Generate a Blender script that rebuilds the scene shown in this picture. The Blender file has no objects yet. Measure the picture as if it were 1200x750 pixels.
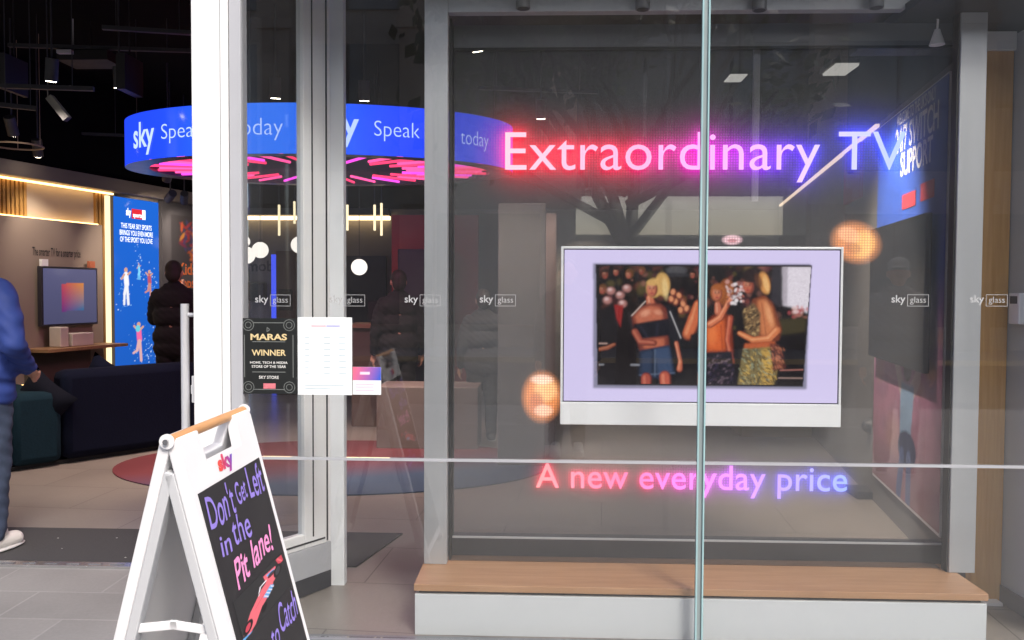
import bpy, bmesh, math, random
import numpy as np
from mathutils import Vector, Matrix, Quaternion
R = math.radians
scn = bpy.context.scene
COL = scn.collection
rnd = random.Random(7)
nrg = np.random.default_rng(5)

# ---------------------------------------------------------------- camera, world, sun, exposure
cam = bpy.data.objects.new('camera', bpy.data.cameras.new('camera'))
COL.objects.link(cam); scn.camera = cam
CAMLOC = Vector((0, 0, 1.5))
YAW, PITCH, ROLL = 2.1, 2.0, 0.27
CROT = Matrix.Rotation(R(YAW), 4, 'Z') @ Matrix.Rotation(R(90 - PITCH), 4, 'X') @ Matrix.Rotation(R(ROLL), 4, 'Z')
cam.matrix_world = Matrix.Translation(CAMLOC) @ CROT
cam.data.sensor_width = 36; cam.data.lens = 30; cam.data.clip_end = 300; cam.data.clip_start = 0.05
w = bpy.data.worlds.new('World'); scn.world = w; w.use_nodes = True
nt = w.node_tree
sky = nt.nodes.new('ShaderNodeTexSky'); sky.sky_type = 'NISHITA'; sky.sun_disc = False
SUN_EL, SUN_AZ = 48, 152      # azimuth: degrees clockwise from +Y, behind the camera
sky.sun_elevation = R(SUN_EL); sky.sun_rotation = R(SUN_AZ)
sky.air_density = 1.0; sky.dust_density = 4.0; sky.ozone_density = 1.0
nt.links.new(sky.outputs[0], nt.nodes['Background'].inputs[0])
nt.nodes['Background'].inputs[1].default_value = 0.15
sl = bpy.data.lights.new('sun', 'SUN'); sl.energy = 1.5; sl.angle = R(14); sl.color = (1, .96, .9)
so = bpy.data.objects.new('sun', sl); COL.objects.link(so)
sd = Vector((math.sin(R(SUN_AZ)) * math.cos(R(SUN_EL)), math.cos(R(SUN_AZ)) * math.cos(R(SUN_EL)), math.sin(R(SUN_EL))))
so.rotation_euler = (-sd).to_track_quat('-Z', 'Y').to_euler(); so.location = (0, -6, 12)
scn.view_settings.view_transform = 'Standard'; scn.view_settings.look = 'None'
scn.view_settings.exposure = 0.8; scn.view_settings.gamma = 1; scn.view_settings.use_curve_mapping = False
scn.cycles.use_denoising = True
scn.cycles.max_bounces = 8; scn.cycles.transparent_max_bounces = 24
scn.cycles.sample_clamp_indirect = 4

# ---------------------------------------------------------------- photo pixel (1200 x 750) -> points of the place
ROT3 = CROT.to_3x3()
def ray(px, py):
    return ROT3 @ Vector(((px - 600) / 1000, -(py - 375) / 1000, -1))
def U(px, py, Y):                     # on the upright plane at depth Y
    r = ray(px, py); return CAMLOC + r * (Y / r.y)
def G(px, py, z=0.0):                 # on the level plane at height z
    r = ray(px, py); return CAMLOC + r * ((z - CAMLOC.z) / r.z)
def D(px, py, d):                     # at distance d along the view axis
    return CAMLOC + ray(px, py) * d
class Wall:                           # an upright plane through two floor points
    def __init__(s, a, b):
        s.a = Vector((a.x, a.y, 0)); s.b = Vector((b.x, b.y, 0)); s.u = (s.b - s.a).normalized()
        s.n = Vector((s.u.y, -s.u.x, 0))
        if s.n.dot(CAMLOC - s.a) < 0: s.n = -s.n
        s.L = (s.b - s.a).length
    def hit(s, px, py):               # -> (along, height)
        r = ray(px, py); t = (s.a - CAMLOC).dot(s.n) / r.dot(s.n); p = CAMLOC + r * t
        return (p - s.a).dot(s.u), p.z
    def P(s, along, z, off=0.0):
        return s.a + s.u * along + Vector((0, 0, z)) + s.n * off

# ---------------------------------------------------------------- materials
def lin(c):
    return tuple(((v / 255) / 12.92 if v / 255 <= .04045 else ((v / 255 + .055) / 1.055) ** 2.4) for v in c[:3])
MATS = {}
def pmat(name, col, rough=.6, metal=0., var=.12, scale=6., bump=0., spec=.5, stretch=(1, 1, 1), coat=0.):
    if name in MATS: return MATS[name]
    m = bpy.data.materials.new(name); m.use_nodes = True; t = m.node_tree; N = t.nodes; L = t.links
    b = N['Principled BSDF']
    tc = N.new('ShaderNodeTexCoord'); mp = N.new('ShaderNodeMapping'); mp.inputs['Scale'].default_value = stretch
    nz = N.new('ShaderNodeTexNoise'); nz.inputs['Scale'].default_value = scale; nz.inputs['Detail'].default_value = 5
    L.new(tc.outputs['Object'], mp.inputs[0]); L.new(mp.outputs[0], nz.inputs[0])
    mx = N.new('ShaderNodeMix'); mx.data_type = 'RGBA'
    mx.inputs[6].default_value = (*[c * (1 - var) for c in col[:3]], 1); mx.inputs[7].default_value = (*[min(1, c * (1 + var)) for c in col[:3]], 1)
    L.new(nz.outputs[0], mx.inputs[0]); L.new(mx.outputs[2], b.inputs['Base Color'])
    b.inputs['Roughness'].default_value = rough; b.inputs['Metallic'].default_value = metal
    b.inputs['Specular IOR Level'].default_value = spec; b.inputs['Coat Weight'].default_value = coat
    mr = N.new('ShaderNodeMapRange'); mr.inputs[3].default_value = max(.02, rough - .08); mr.inputs[4].default_value = min(1, rough + .08)
    L.new(nz.outputs[0], mr.inputs[0]); L.new(mr.outputs[0], b.inputs['Roughness'])
    if bump:
        bp = N.new('ShaderNodeBump'); bp.inputs['Strength'].default_value = bump; bp.inputs['Distance'].default_value = .01
        L.new(nz.outputs[0], bp.inputs['Height']); L.new(bp.outputs[0], b.inputs['Normal'])
    MATS[name] = m; return m
def emat(name, col, strength):
    if name in MATS: return MATS[name]
    m = bpy.data.materials.new(name); m.use_nodes = True; t = m.node_tree; t.nodes.clear()
    e = t.nodes.new('ShaderNodeEmission'); e.inputs[0].default_value = (*col[:3], 1); e.inputs[1].default_value = strength
    o = t.nodes.new('ShaderNodeOutputMaterial'); t.links.new(e.outputs[0], o.inputs[0]); MATS[name] = m; return m
def glassmat(name, tint=(.955, .965, .965), spec=1.7, ior=1.5, rough=0.0):
    if name in MATS: return MATS[name]
    m = bpy.data.materials.new(name); m.use_nodes = True; t = m.node_tree; N = t.nodes; L = t.links; N.clear()
    f = N.new('ShaderNodeFresnel'); geo = N.new('ShaderNodeNewGeometry'); mi = N.new('ShaderNodeMapRange')   # the thin sheet mirrors the same from both sides
    mi.inputs[3].default_value = ior; mi.inputs[4].default_value = 1 / ior; L.new(geo.outputs['Backfacing'], mi.inputs[0]); L.new(mi.outputs[0], f.inputs[0])
    ml = N.new('ShaderNodeMath'); ml.operation = 'MULTIPLY'; ml.inputs[1].default_value = spec; L.new(f.outputs[0], ml.inputs[0])
    tr = N.new('ShaderNodeBsdfTransparent'); tr.inputs[0].default_value = (*tint, 1)
    gl = N.new('ShaderNodeBsdfGlossy'); gl.inputs['Roughness'].default_value = rough
    mx = N.new('ShaderNodeMixShader'); o = N.new('ShaderNodeOutputMaterial')
    L.new(ml.outputs[0], mx.inputs[0]); L.new(tr.outputs[0], mx.inputs[1]); L.new(gl.outputs[0], mx.inputs[2])
    tc = N.new('ShaderNodeTexCoord'); nz = N.new('ShaderNodeTexNoise'); nz.inputs['Scale'].default_value = 1.6; nz.inputs['Detail'].default_value = 9; nz.inputs['Roughness'].default_value = .65; L.new(tc.outputs['Object'], nz.inputs[0])
    mr = N.new('ShaderNodeMapRange'); mr.inputs[1].default_value = .35; mr.inputs[2].default_value = .8; mr.inputs[3].default_value = .002; mr.inputs[4].default_value = .014; L.new(nz.outputs[0], mr.inputs[0])
    df = N.new('ShaderNodeBsdfDiffuse'); df.inputs[0].default_value = (.7, .7, .7, 1); m3 = N.new('ShaderNodeMixShader'); L.new(mr.outputs[0], m3.inputs[0]); L.new(mx.outputs[0], m3.inputs[1]); L.new(df.outputs[0], m3.inputs[2]); L.new(m3.outputs[0], o.inputs[0])
    MATS[name] = m; return m
def colattr(name, mode='diffuse', strength=1.0, rough=.5, dots=0.):
    """vertex-coloured surfaces: printed ('diffuse'), screens ('emit'), see-through LED light ('add')"""
    if name in MATS: return MATS[name]
    m = bpy.data.materials.new(name); m.use_nodes = True; t = m.node_tree; N = t.nodes; L = t.links
    if mode != 'diffuse': N.clear()
    a = N.new('ShaderNodeAttribute'); a.attribute_name = 'col'
    if mode == 'diffuse':
        b = N['Principled BSDF']; L.new(a.outputs[0], b.inputs['Base Color']); b.inputs['Roughness'].default_value = rough
    else:
        o = N.new('ShaderNodeOutputMaterial'); e = N.new('ShaderNodeEmission')
        L.new(a.outputs[0], e.inputs[0]); e.inputs[1].default_value = strength
        if dots:
            tc = N.new('ShaderNodeTexCoord'); sp = N.new('ShaderNodeSeparateXYZ'); L.new(tc.outputs['Object'], sp.inputs[0])
            vals = []
            for ax in (0, 2):
                mu = N.new('ShaderNodeMath'); mu.operation = 'MULTIPLY'; mu.inputs[1].default_value = math.pi / dots; L.new(sp.outputs[ax], mu.inputs[0])
                si = N.new('ShaderNodeMath'); si.operation = 'SINE'; L.new(mu.outputs[0], si.inputs[0])
                ab = N.new('ShaderNodeMath'); ab.operation = 'ABSOLUTE'; L.new(si.outputs[0], ab.inputs[0]); vals.append(ab)
            mm = N.new('ShaderNodeMath'); mm.operation = 'MULTIPLY'; L.new(vals[0].outputs[0], mm.inputs[0]); L.new(vals[1].outputs[0], mm.inputs[1])
            mr = N.new('ShaderNodeMapRange'); mr.inputs[3].default_value = strength * .62; mr.inputs[4].default_value = strength * 1.5
            L.new(mm.outputs[0], mr.inputs[0]); L.new(mr.outputs[0], e.inputs[1])
        if mode == 'emit':
            g = N.new('ShaderNodeBsdfGlossy'); g.inputs['Roughness'].default_value = .12; g.inputs[0].default_value = (.04, .04, .04, 1)
            ad = N.new('ShaderNodeAddShader'); L.new(e.outputs[0], ad.inputs[0]); L.new(g.outputs[0], ad.inputs[1]); L.new(ad.outputs[0], o.inputs[0])
        else:
            tr = N.new('ShaderNodeBsdfTransparent'); ad = N.new('ShaderNodeAddShader')
            L.new(e.outputs[0], ad.inputs[0]); L.new(tr.outputs[0], ad.inputs[1]); L.new(ad.outputs[0], o.inputs[0])
    MATS[name] = m; return m
def tilemat(name, c1, c2, mortar, tw, th, rough=.5, ms=.006, spec=.5, offset=.5, rot=0., blotch=.25):
    m = bpy.data.materials.new(name); m.use_nodes = True; t = m.node_tree; N = t.nodes; L = t.links; b = N['Principled BSDF']
    tc = N.new('ShaderNodeTexCoord'); mp = N.new('ShaderNodeMapping'); mp.inputs['Rotation'].default_value = (0, 0, rot)
    br = N.new('ShaderNodeTexBrick'); br.offset = offset; br.inputs['Scale'].default_value = 1
    br.inputs['Brick Width'].default_value = tw; br.inputs['Row Height'].default_value = th; br.inputs['Mortar Size'].default_value = ms
    br.inputs['Color1'].default_value = (*c1, 1); br.inputs['Color2'].default_value = (*c2, 1); br.inputs['Mortar'].default_value = (*mortar, 1)
    L.new(tc.outputs['Object'], mp.inputs[0]); L.new(mp.outputs[0], br.inputs[0])
    nz = N.new('ShaderNodeTexNoise'); nz.inputs['Scale'].default_value = 2.3; nz.inputs['Detail'].default_value = 8; L.new(mp.outputs[0], nz.inputs[0])
    n2 = N.new('ShaderNodeTexNoise'); n2.inputs['Scale'].default_value = 60; n2.inputs['Detail'].default_value = 3; L.new(mp.outputs[0], n2.inputs[0])
    mr = N.new('ShaderNodeMapRange'); mr.inputs[3].default_value = 1 - blotch; mr.inputs[4].default_value = 1 + blotch; L.new(nz.outputs[0], mr.inputs[0])
    m2 = N.new('ShaderNodeMapRange'); m2.inputs[3].default_value = .88; m2.inputs[4].default_value = 1.12; L.new(n2.outputs[0], m2.inputs[0])
    mu = N.new('ShaderNodeMath'); mu.operation = 'MULTIPLY'; L.new(mr.outputs[0], mu.inputs[0]); L.new(m2.outputs[0], mu.inputs[1])
    vm = N.new('ShaderNodeVectorMath'); vm.operation = 'SCALE'; L.new(br.outputs[0], vm.inputs[0]); L.new(mu.outputs[0], vm.inputs['Scale'])
    L.new(vm.outputs[0], b.inputs['Base Color']); b.inputs['Roughness'].default_value = rough; b.inputs['Specular IOR Level'].default_value = spec
    bp = N.new('ShaderNodeBump'); bp.inputs['Strength'].default_value = .3; bp.inputs['Distance'].default_value = .004; bp.invert = True
    L.new(br.outputs['Fac'], bp.inputs['Height']); L.new(bp.outputs[0], b.inputs['Normal'])
    return m
def woodmat(name, c1, c2, stretch=(1, 14, 14), scale=3., rough=.45):
    m = bpy.data.materials.new(name); m.use_nodes = True; t = m.node_tree; N = t.nodes; L = t.links; b = N['Principled BSDF']
    tc = N.new('ShaderNodeTexCoord'); mp = N.new('ShaderNodeMapping'); mp.inputs['Scale'].default_value = stretch
    nz = N.new('ShaderNodeTexNoise'); nz.inputs['Scale'].default_value = scale; nz.inputs['Detail'].default_value = 6; nz.inputs['Distortion'].default_value = .6
    L.new(tc.outputs['Object'], mp.inputs[0]); L.new(mp.outputs[0], nz.inputs[0])
    cr = N.new('ShaderNodeValToRGB'); cr.color_ramp.elements[0].position = .3; cr.color_ramp.elements[1].position = .7
    cr.color_ramp.elements[0].color = (*c1, 1); cr.color_ramp.elements[1].color = (*c2, 1)
    L.new(nz.outputs[0], cr.inputs[0]); L.new(cr.outputs[0], b.inputs['Base Color']); b.inputs['Roughness'].default_value = rough
    return m

# ---------------------------------------------------------------- mesh helpers
def tag(o, label=None, cat=None, group=None, kind=None):
    if label: o['label'] = label
    if cat: o['category'] = cat
    if group: o['group'] = group
    if kind: o['kind'] = kind
    return o
def empty(name, loc, label=None, cat=None, group=None):
    o = bpy.data.objects.new(name, None); COL.objects.link(o); o.location = loc; o.empty_display_size = .1
    return tag(o, label, cat, group)
class MB:
    def __init__(s): s.bm = bmesh.new()
    def box(s, x0, x1, y0, y1, z0, z1):
        return s.hexa([(x0, y0, z0), (x1, y0, z0), (x1, y1, z0), (x0, y1, z0), (x0, y0, z1), (x1, y0, z1), (x1, y1, z1), (x0, y1, z1)])
    def hexa(s, pts):
        v = [s.bm.verts.new(p) for p in pts]
        for f in ((0, 3, 2, 1), (4, 5, 6, 7), (0, 1, 5, 4), (1, 2, 6, 5), (2, 3, 7, 6), (3, 0, 4, 7)): s.bm.faces.new([v[i] for i in f])
        return s
    def slab(s, o, u, v, n, a0, a1, b0, b1, c0, c1):   # box in a frame
        f = lambda a, b, c: o + u * a + v * b + n * c
        return s.hexa([f(a0, b0, c0), f(a1, b0, c0), f(a1, b1, c0), f(a0, b1, c0), f(a0, b0, c1), f(a1, b0, c1), f(a1, b1, c1), f(a0, b1, c1)])
    def prism(s, pts, o, u, v, n, t):                  # closed 2D outline extruded by t along n
        A = [s.bm.verts.new(o + u * p[0] + v * p[1]) for p in pts]; B = [s.bm.verts.new(o + u * p[0] + v * p[1] + n * t) for p in pts]
        s.bm.faces.new(A[::-1]); s.bm.faces.new(B)
        k = len(pts)
        for i in range(k): s.bm.faces.new((A[i], A[(i + 1) % k], B[(i + 1) % k], B[i]))
        return s
    def tube(s, p0, p1, r0, r1=None, seg=14, caps=True):
        r1 = r0 if r1 is None else r1
        p0 = Vector(p0); p1 = Vector(p1); q = (p1 - p0).to_track_quat('Z', 'Y')
        A = []; B = []
        for i in range(seg):
            a = 2 * math.pi * i / seg; d = q @ Vector((math.cos(a), math.sin(a), 0))
            A.append(s.bm.verts.new(p0 + d * r0)); B.append(s.bm.verts.new(p1 + d * r1))
        for i in range(seg): s.bm.faces.new((A[i], A[(i + 1) % seg], B[(i + 1) % seg], B[i]))
        if caps: s.bm.faces.new(A[::-1]); s.bm.faces.new(B)
        return s
    def ball(s, c, r, sx=1, sy=1, sz=1, seg=20, rot=None):
        m = Matrix.Translation(Vector(c)) @ (rot.to_4x4() if rot is not None else Matrix.Identity(4)) @ Matrix.Diagonal((r * sx, r * sy, r * sz, 1))
        bmesh.ops.create_uvsphere(s.bm, u_segments=seg, v_segments=max(8, seg // 2), radius=1, matrix=m); return s
    def poly(s, pts):
        s.bm.faces.new([s.bm.verts.new(p) for p in pts]); return s
    def build(s, name, mat, parent=None, bevel=0., smooth=False, origin=None):
        bmesh.ops.recalc_face_normals(s.bm, faces=s.bm.faces)
        me = bpy.data.meshes.new(name); s.bm.to_mesh(me); s.bm.free()
        return link(name, me, mat, parent, bevel, smooth, origin)
def link(name, me, mat, parent=None, bevel=0., smooth=False, origin=None):
    o = bpy.data.objects.new(name, me); COL.objects.link(o)
    for m in (mat if isinstance(mat, (list, tuple)) else [mat]):
        if m: me.materials.append(m)
    if parent is not None:
        q = parent; base = Vector((0, 0, 0))
        while q is not None: base = base + q.location; q = q.parent
        me.transform(Matrix.Translation(-base))
        o.parent = parent
    elif origin is not None:
        me.transform(Matrix.Translation(-Vector(origin))); o.location = origin
    if smooth:
        for p in me.polygons: p.use_smooth = True
        try: me.set_sharp_from_angle(angle=R(40))
        except Exception: pass
    if bevel:
        b = o.modifiers.new('bevel', 'BEVEL'); b.width = bevel; b.segments = 2; b.limit_method = 'ANGLE'; b.angle_limit = R(40)
        b.harden_normals = False
    return o
def copytree(src, loc):
    base = src.location.copy()
    def rec(o, par):
        c = o.copy(); COL.objects.link(c); c.parent = par
        for ch in list(o.children): rec(ch, c)
        return c
    c = rec(src, None); c.location = loc; return c

_depsgraph = bpy.context.evaluated_depsgraph_get
def text_geo(body, off=0., shear=0., spacing=1.0, line=1.0, align='LEFT'):
    cu = bpy.data.curves.new('txt', 'FONT'); cu.body = body; cu.offset = off; cu.shear = shear; cu.space_character = spacing
    cu.space_line = line; cu.align_x = align; cu.resolution_u = 4
    o = bpy.data.objects.new('txt', cu); COL.objects.link(o)
    bpy.context.view_layer.update()
    me = bpy.data.meshes.new_from_object(o.evaluated_get(_depsgraph()))
    me.calc_loop_triangles()
    V = np.array([v.co[:2] for v in me.vertices]); F = np.array([t.vertices[:] for t in me.loop_triangles])
    bpy.data.objects.remove(o); bpy.data.curves.remove(cu); bpy.data.meshes.remove(me)
    return V, F
def fit(V, w=None, h=None, x=0., y=0., ax='l'):     # scale to a width (and height) and put the lower left corner of the box at x, y
    V = V.copy(); mn = V.min(0); mx = V.max(0); sz = mx - mn
    sx = (w / sz[0]) if w else None; sy = (h / sz[1]) if h else None
    sx = sx or sy; sy = sy or sx
    V = (V - mn) * (sx, sy)
    W_ = sz[0] * sx
    V[:, 0] += x - (W_ / 2 if ax == 'c' else 0); V[:, 1] += y
    return V
def text_obj(name, V, F, o, u, v, n, mat, parent, off=.002, cols=None):
    me = bpy.data.meshes.new(name)
    P = [tuple(o + u * float(a) + v * float(b) + n * off) for a, b in V]
    flip = u.cross(v).dot(n) < 0
    me.from_pydata(P, [], [tuple(f[::-1]) if flip else tuple(f) for f in F.tolist()])
    if cols is not None:
        ca = me.color_attributes.new('col', 'FLOAT_COLOR', 'POINT')
        ca.data.foreach_set('color', np.concatenate([cols, np.ones((len(cols), 1))], 1).astype(np.float32).ravel())
    return link(name, me, mat, parent)
def join_texts(items):
    Vs = []; Fs = []; k = 0
    for V, F in items: Vs.append(V); Fs.append(F + k); k += len(V)
    return np.concatenate(Vs), np.concatenate(Fs)

class Canvas:      # a picture painted in code, in its own 2D units (x right, y down), stored later as colours of a fine mesh
    def __init__(s, x0, x1, y0, y1, nx, ny, bg):
        s.x = np.linspace(x0, x1, nx); s.y = np.linspace(y0, y1, ny); s.X, s.Y = np.meshgrid(s.x, s.y)
        s.c = np.ones((ny, nx, 3)) * np.array(lin(bg)); s.px = abs(x1 - x0) / nx
    def put(s, mask, col, a=1.):
        col = np.array(lin(col)) if not isinstance(col, np.ndarray) else col
        m = (np.clip(mask, 0, 1) * a)[..., None]; s.c = s.c * (1 - m) + col * m
    def ell(s, cx, cy, rx, ry, col, a=1., ang=0., soft=.12):
        ca, sa = math.cos(R(ang)), math.sin(R(ang)); dx, dy = s.X - cx, s.Y - cy
        u = (dx * ca + dy * sa) / rx; v = (-dx * sa + dy * ca) / ry
        s.put((1 - np.sqrt(u * u + v * v)) / soft + .5, col, a)
    def pmask(s, pts):
        ins = np.zeros(s.X.shape, bool); n = len(pts)
        for i in range(n):
            x1, y1 = pts[i]; x2, y2 = pts[(i + 1) % n]
            if y1 == y2: continue
            c = ((y1 > s.Y) != (y2 > s.Y)) & (s.X < (x2 - x1) * (s.Y - y1) / (y2 - y1) + x1); ins ^= c
        return ins.astype(float)
    def poly(s, pts, col, a=1., soft=1): s.put(blur(s.pmask(pts), soft) if soft else s.pmask(pts), col, a)
    def seg(s, x1, y1, x2, y2, r, col, a=1.):
        dx, dy = x2 - x1, y2 - y1; L2 = dx * dx + dy * dy + 1e-9
        t = np.clip(((s.X - x1) * dx + (s.Y - y1) * dy) / L2, 0, 1)
        d = np.hypot(s.X - x1 - t * dx, s.Y - y1 - t * dy); s.put((r - d) / max(s.px, r * .3) + .5, col, a)
    def noise(s, amp, k=2):
        n = blur(nrg.normal(size=s.X.shape), k); n /= n.std() + 1e-9; s.c = np.clip(s.c * (1 + amp * n[..., None]), 0, None)
    def obj(s, name, fn, mat, parent, flipwind=False):
        ny, nx = s.X.shape
        P = [tuple(fn(a, b)) for b in s.y for a in s.x]
        idx = np.arange(nx * ny).reshape(ny, nx)
        q = np.stack([idx[1:, :-1], idx[1:, 1:], idx[:-1, 1:], idx[:-1, :-1]], -1).reshape(-1, 4)
        if flipwind: q = q[:, ::-1]
        me = bpy.data.meshes.new(name); me.from_pydata(P, [], q.tolist())
        ca = me.color_attributes.new('col', 'FLOAT_COLOR', 'POINT')
        ca.data.foreach_set('color', np.concatenate([s.c, np.ones((ny, nx, 1))], 2).astype(np.float32).ravel())
        return link(name, me, mat, parent)
def blur(a, sg):
    if sg <= 0: return a
    r = int(3 * sg + 1); k = np.exp(-.5 * (np.arange(-r, r + 1) / sg) ** 2); k /= k.sum()
    b = np.pad(a, r, mode='edge')
    b = np.apply_along_axis(lambda m: np.convolve(m, k, 'valid'), 1, b)
    return np.apply_along_axis(lambda m: np.convolve(m, k, 'valid'), 0, b)
def raster(V, F, x, y):
    """coverage of triangles on a regular grid (x, y ascending arrays)"""
    out = np.zeros((len(y), len(x)))
    for f in F:
        a, b, c = V[f[0]], V[f[1]], V[f[2]]
        xs = np.where((x >= min(a[0], b[0], c[0]) - 1e-6) & (x <= max(a[0], b[0], c[0]) + 1e-6))[0]; ys = np.where((y >= min(a[1], b[1], c[1]) - 1e-6) & (y <= max(a[1], b[1], c[1]) + 1e-6))[0]
        if not len(xs) or not len(ys): continue
        X, Y = np.meshgrid(x[xs], y[ys]); e = lambda p, q: (q[0] - p[0]) * (Y - p[1]) - (q[1] - p[1]) * (X - p[0])
        e1, e2, e3 = e(a, b), e(b, c), e(c, a)
        ins = ((e1 >= 0) & (e2 >= 0) & (e3 >= 0)) | ((e1 <= 0) & (e2 <= 0) & (e3 <= 0))
        sub = out[ys[0]:ys[-1] + 1, xs[0]:xs[-1] + 1]; sub[ins] = 1
    return out
XA, YA, ZA = Vector((1, 0, 0)), Vector((0, 1, 0)), Vector((0, 0, 1))

# ---------------------------------------------------------------- shared materials
M_white = pmat('white_paint', (.80, .80, .815), .42, var=.06, scale=5)
M_post = pmat('post_white', (.86, .86, .86), .35, var=.02)
M_alu = pmat('aluminium', (.47, .485, .51), .42, metal=.35, var=.07, scale=2, stretch=(8, 8, .6))
M_steel = pmat('brushed_steel', (.62, .62, .63), .25, metal=.9, var=.08, scale=8)
M_greyframe = pmat('grey_frame', (.44, .45, .48), .45, var=.05)
M_black = pmat('matt_black', (.012, .012, .014), .7, var=.3)
M_softblack = pmat('soft_black', (.02, .02, .022), .55, var=.3)
M_dark = pmat('dark_grey', (.04, .04, .045), .5, var=.2)
M_ceil = pmat('black_ceiling', (.004, .004, .005), .95, var=.4, spec=.1)
M_glass = glassmat('shop_glass')
M_edge = pmat('glass_edge', (.32, .5, .52), .12, var=.2, scale=3, spec=.8)
M_oak = woodmat('oak', lin((166, 124, 90)), lin((184, 142, 106)))
M_oakv = woodmat('oak_upright', lin((196, 148, 88)), lin((214, 168, 106)), stretch=(16, 16, 1))
M_warm = emat('warm_led', (1, .66, .3), 6)
M_lens = emat('lamp_lens', (1, .86, .66), 25)

# ================================================================ SETTING
Yg = 3.56
mb = MB(); mb.poly([(-60, -4, 0), (60, -4, 0), (60, Yg + .9, 0), (-60, Yg + .9, 0)])
tag(mb.build('pavement', tilemat('paving', (.24, .235, .23), (.21, .207, .203), (.27, .265, .26), .62, .34, .7, .006)), kind='structure')
mb = MB(); mb.poly([(-60, -12, -.12), (60, -12, -.12), (60, -4, -.12), (-60, -4, -.12)]); mb.box(-60, 60, -4.15, -4.001, -.14, .002)
tag(mb.build('road', pmat('asphalt', (.05, .05, .052), .85, var=.3, scale=30)), kind='structure')
mb = MB(); mb.poly([(-90, -60, -.004), (90, -60, -.004), (90, -12, -.004), (-90, -12, -.004)])
tag(mb.build('far_pavement', pmat('far_paving', (.28, .27, .26), .8, var=.2, scale=4)), kind='structure')
YT = 4.47                                     # threshold line
mb = MB(); mb.poly([(-7, YT, .004), (6, YT, .004), (6, 14, .004), (-7, 14, .004)]); mb.poly([(-1.2, Yg + .05, .0042), (4.2, Yg + .05, .0042), (4.2, YT - .001, .0042), (-1.2, YT - .001, .0042)])
tag(mb.build('shop_floor', tilemat('floor_tile', lin((138, 130, 123)), lin((130, 123, 117)), lin((95, 89, 85)), 1.2, .6, .32, .004, rot=R(4), blotch=.12)), kind='structure')
mb = MB(); mb.box(-7, 6, Yg + .12, 14, 3.75, 3.85)
tag(mb.build('ceiling', M_ceil), kind='structure')

# side wall at the back left, running into the shop
LW = Wall(D(0, 340, 8.1), D(230, 340, 11.0))
t0, t1 = LW.hit(-330, 300)[0], LW.hit(262, 300)[0]
ZT = 2.56
root = empty('display_wall', LW.P(0, 0), 'long warm grey display wall at the back left with backlit wooden slats', 'wall')
mb = MB(); mb.slab(LW.a, LW.u, ZA, LW.n, t0, t1, 0, ZT + .06, -.12, 0); mb.slab(LW.a, LW.u, ZA, LW.n, t0, t1, ZT, ZT + .14, .001, .16)
mb.build('wall', pmat('warm_grey_wall', lin((122, 112, 104)), .8, var=.06), root)
mb = MB(); mb.slab(LW.a, LW.u, ZA, LW.n, t0, t1, ZT + .141, 3.745, -.12, 0); mb.build('upper_wall', M_ceil, root)
xs1, z1b = LW.hit(27, 261); xs2, z2b = LW.hit(108, 266); xs3, _ = LW.hit(120, 300); xs4, _ = LW.hit(126, 300)
zp = 2.18
mb = MB(); k = 0; s = t0
while s < xs1 - .03:
    mb.slab(LW.a, LW.u, ZA, LW.n, s, s + .03, zp, ZT - .002, .001, .05); s += .05
s = xs2
while s < xs3 - .02:
    mb.slab(LW.a, LW.u, ZA, LW.n, s, s + .03, .1, ZT - .002, .001, .05); s += .05
mb.build('slats', woodmat('slat_oak', lin((150, 112, 60)), lin((178, 138, 80)), stretch=(8, 8, 1)), root)
mb = MB(); mb.slab(LW.a, LW.u, ZA, LW.n, xs1, xs2, zp, ZT - .002, .001, .02)
mb.build('pale_panel', pmat('pale_panel', lin((190, 176, 158)), .8, var=.04), root)
mb = MB(); mb.slab(LW.a, LW.u, ZA, LW.n, t0, xs2, .57, zp - .002, .001, .13)
mb.build('front_panel', pmat('warm_panel', lin((142, 128, 116)), .75, var=.04), root)
mb = MB(); mb.slab(LW.a, LW.u, ZA, LW.n, t0, xs4, ZT - .03, ZT - .012, .06, .09); mb.slab(LW.a, LW.u, ZA, LW.n, t0, xs2, zp + .002, zp + .014, .05, .08)
mb.slab(LW.a, LW.u, ZA, LW.n, t0, xs2, .46, .56, .002, .03)
mb.build('cove_light', emat('cove', (1, .60, .22), 3.0), root)
mb = MB(); mb.slab(LW.a, LW.u, ZA, LW.n, xs3 + .02, xs4 - .01, .05, ZT - .04, .002, .05)
mb.build('edge_light', emat('edge_cove', (1, .74, .42), 1.0), root)
mb = MB(); mb.slab(LW.a, LW.u, ZA, LW.n, t0, xs2, 0, .45, .003, .12)
mb.build('skirting', woodmat('skirt_oak', lin((108, 78, 46)), lin((128, 96, 60))), root)
# printed sentence over the wall television
V, F = text_geo('The smarter TV for a smarter price', .008)
a0, zz = LW.hit(25, 300); a1, _ = LW.hit(82, 303)
Vt = fit(V, w=a1 - a0, h=.11, x=a0, y=zz - .02)
text_obj('lettering', Vt, F, LW.a, LW.u, ZA, LW.n, M_softblack, root, .133)

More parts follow.
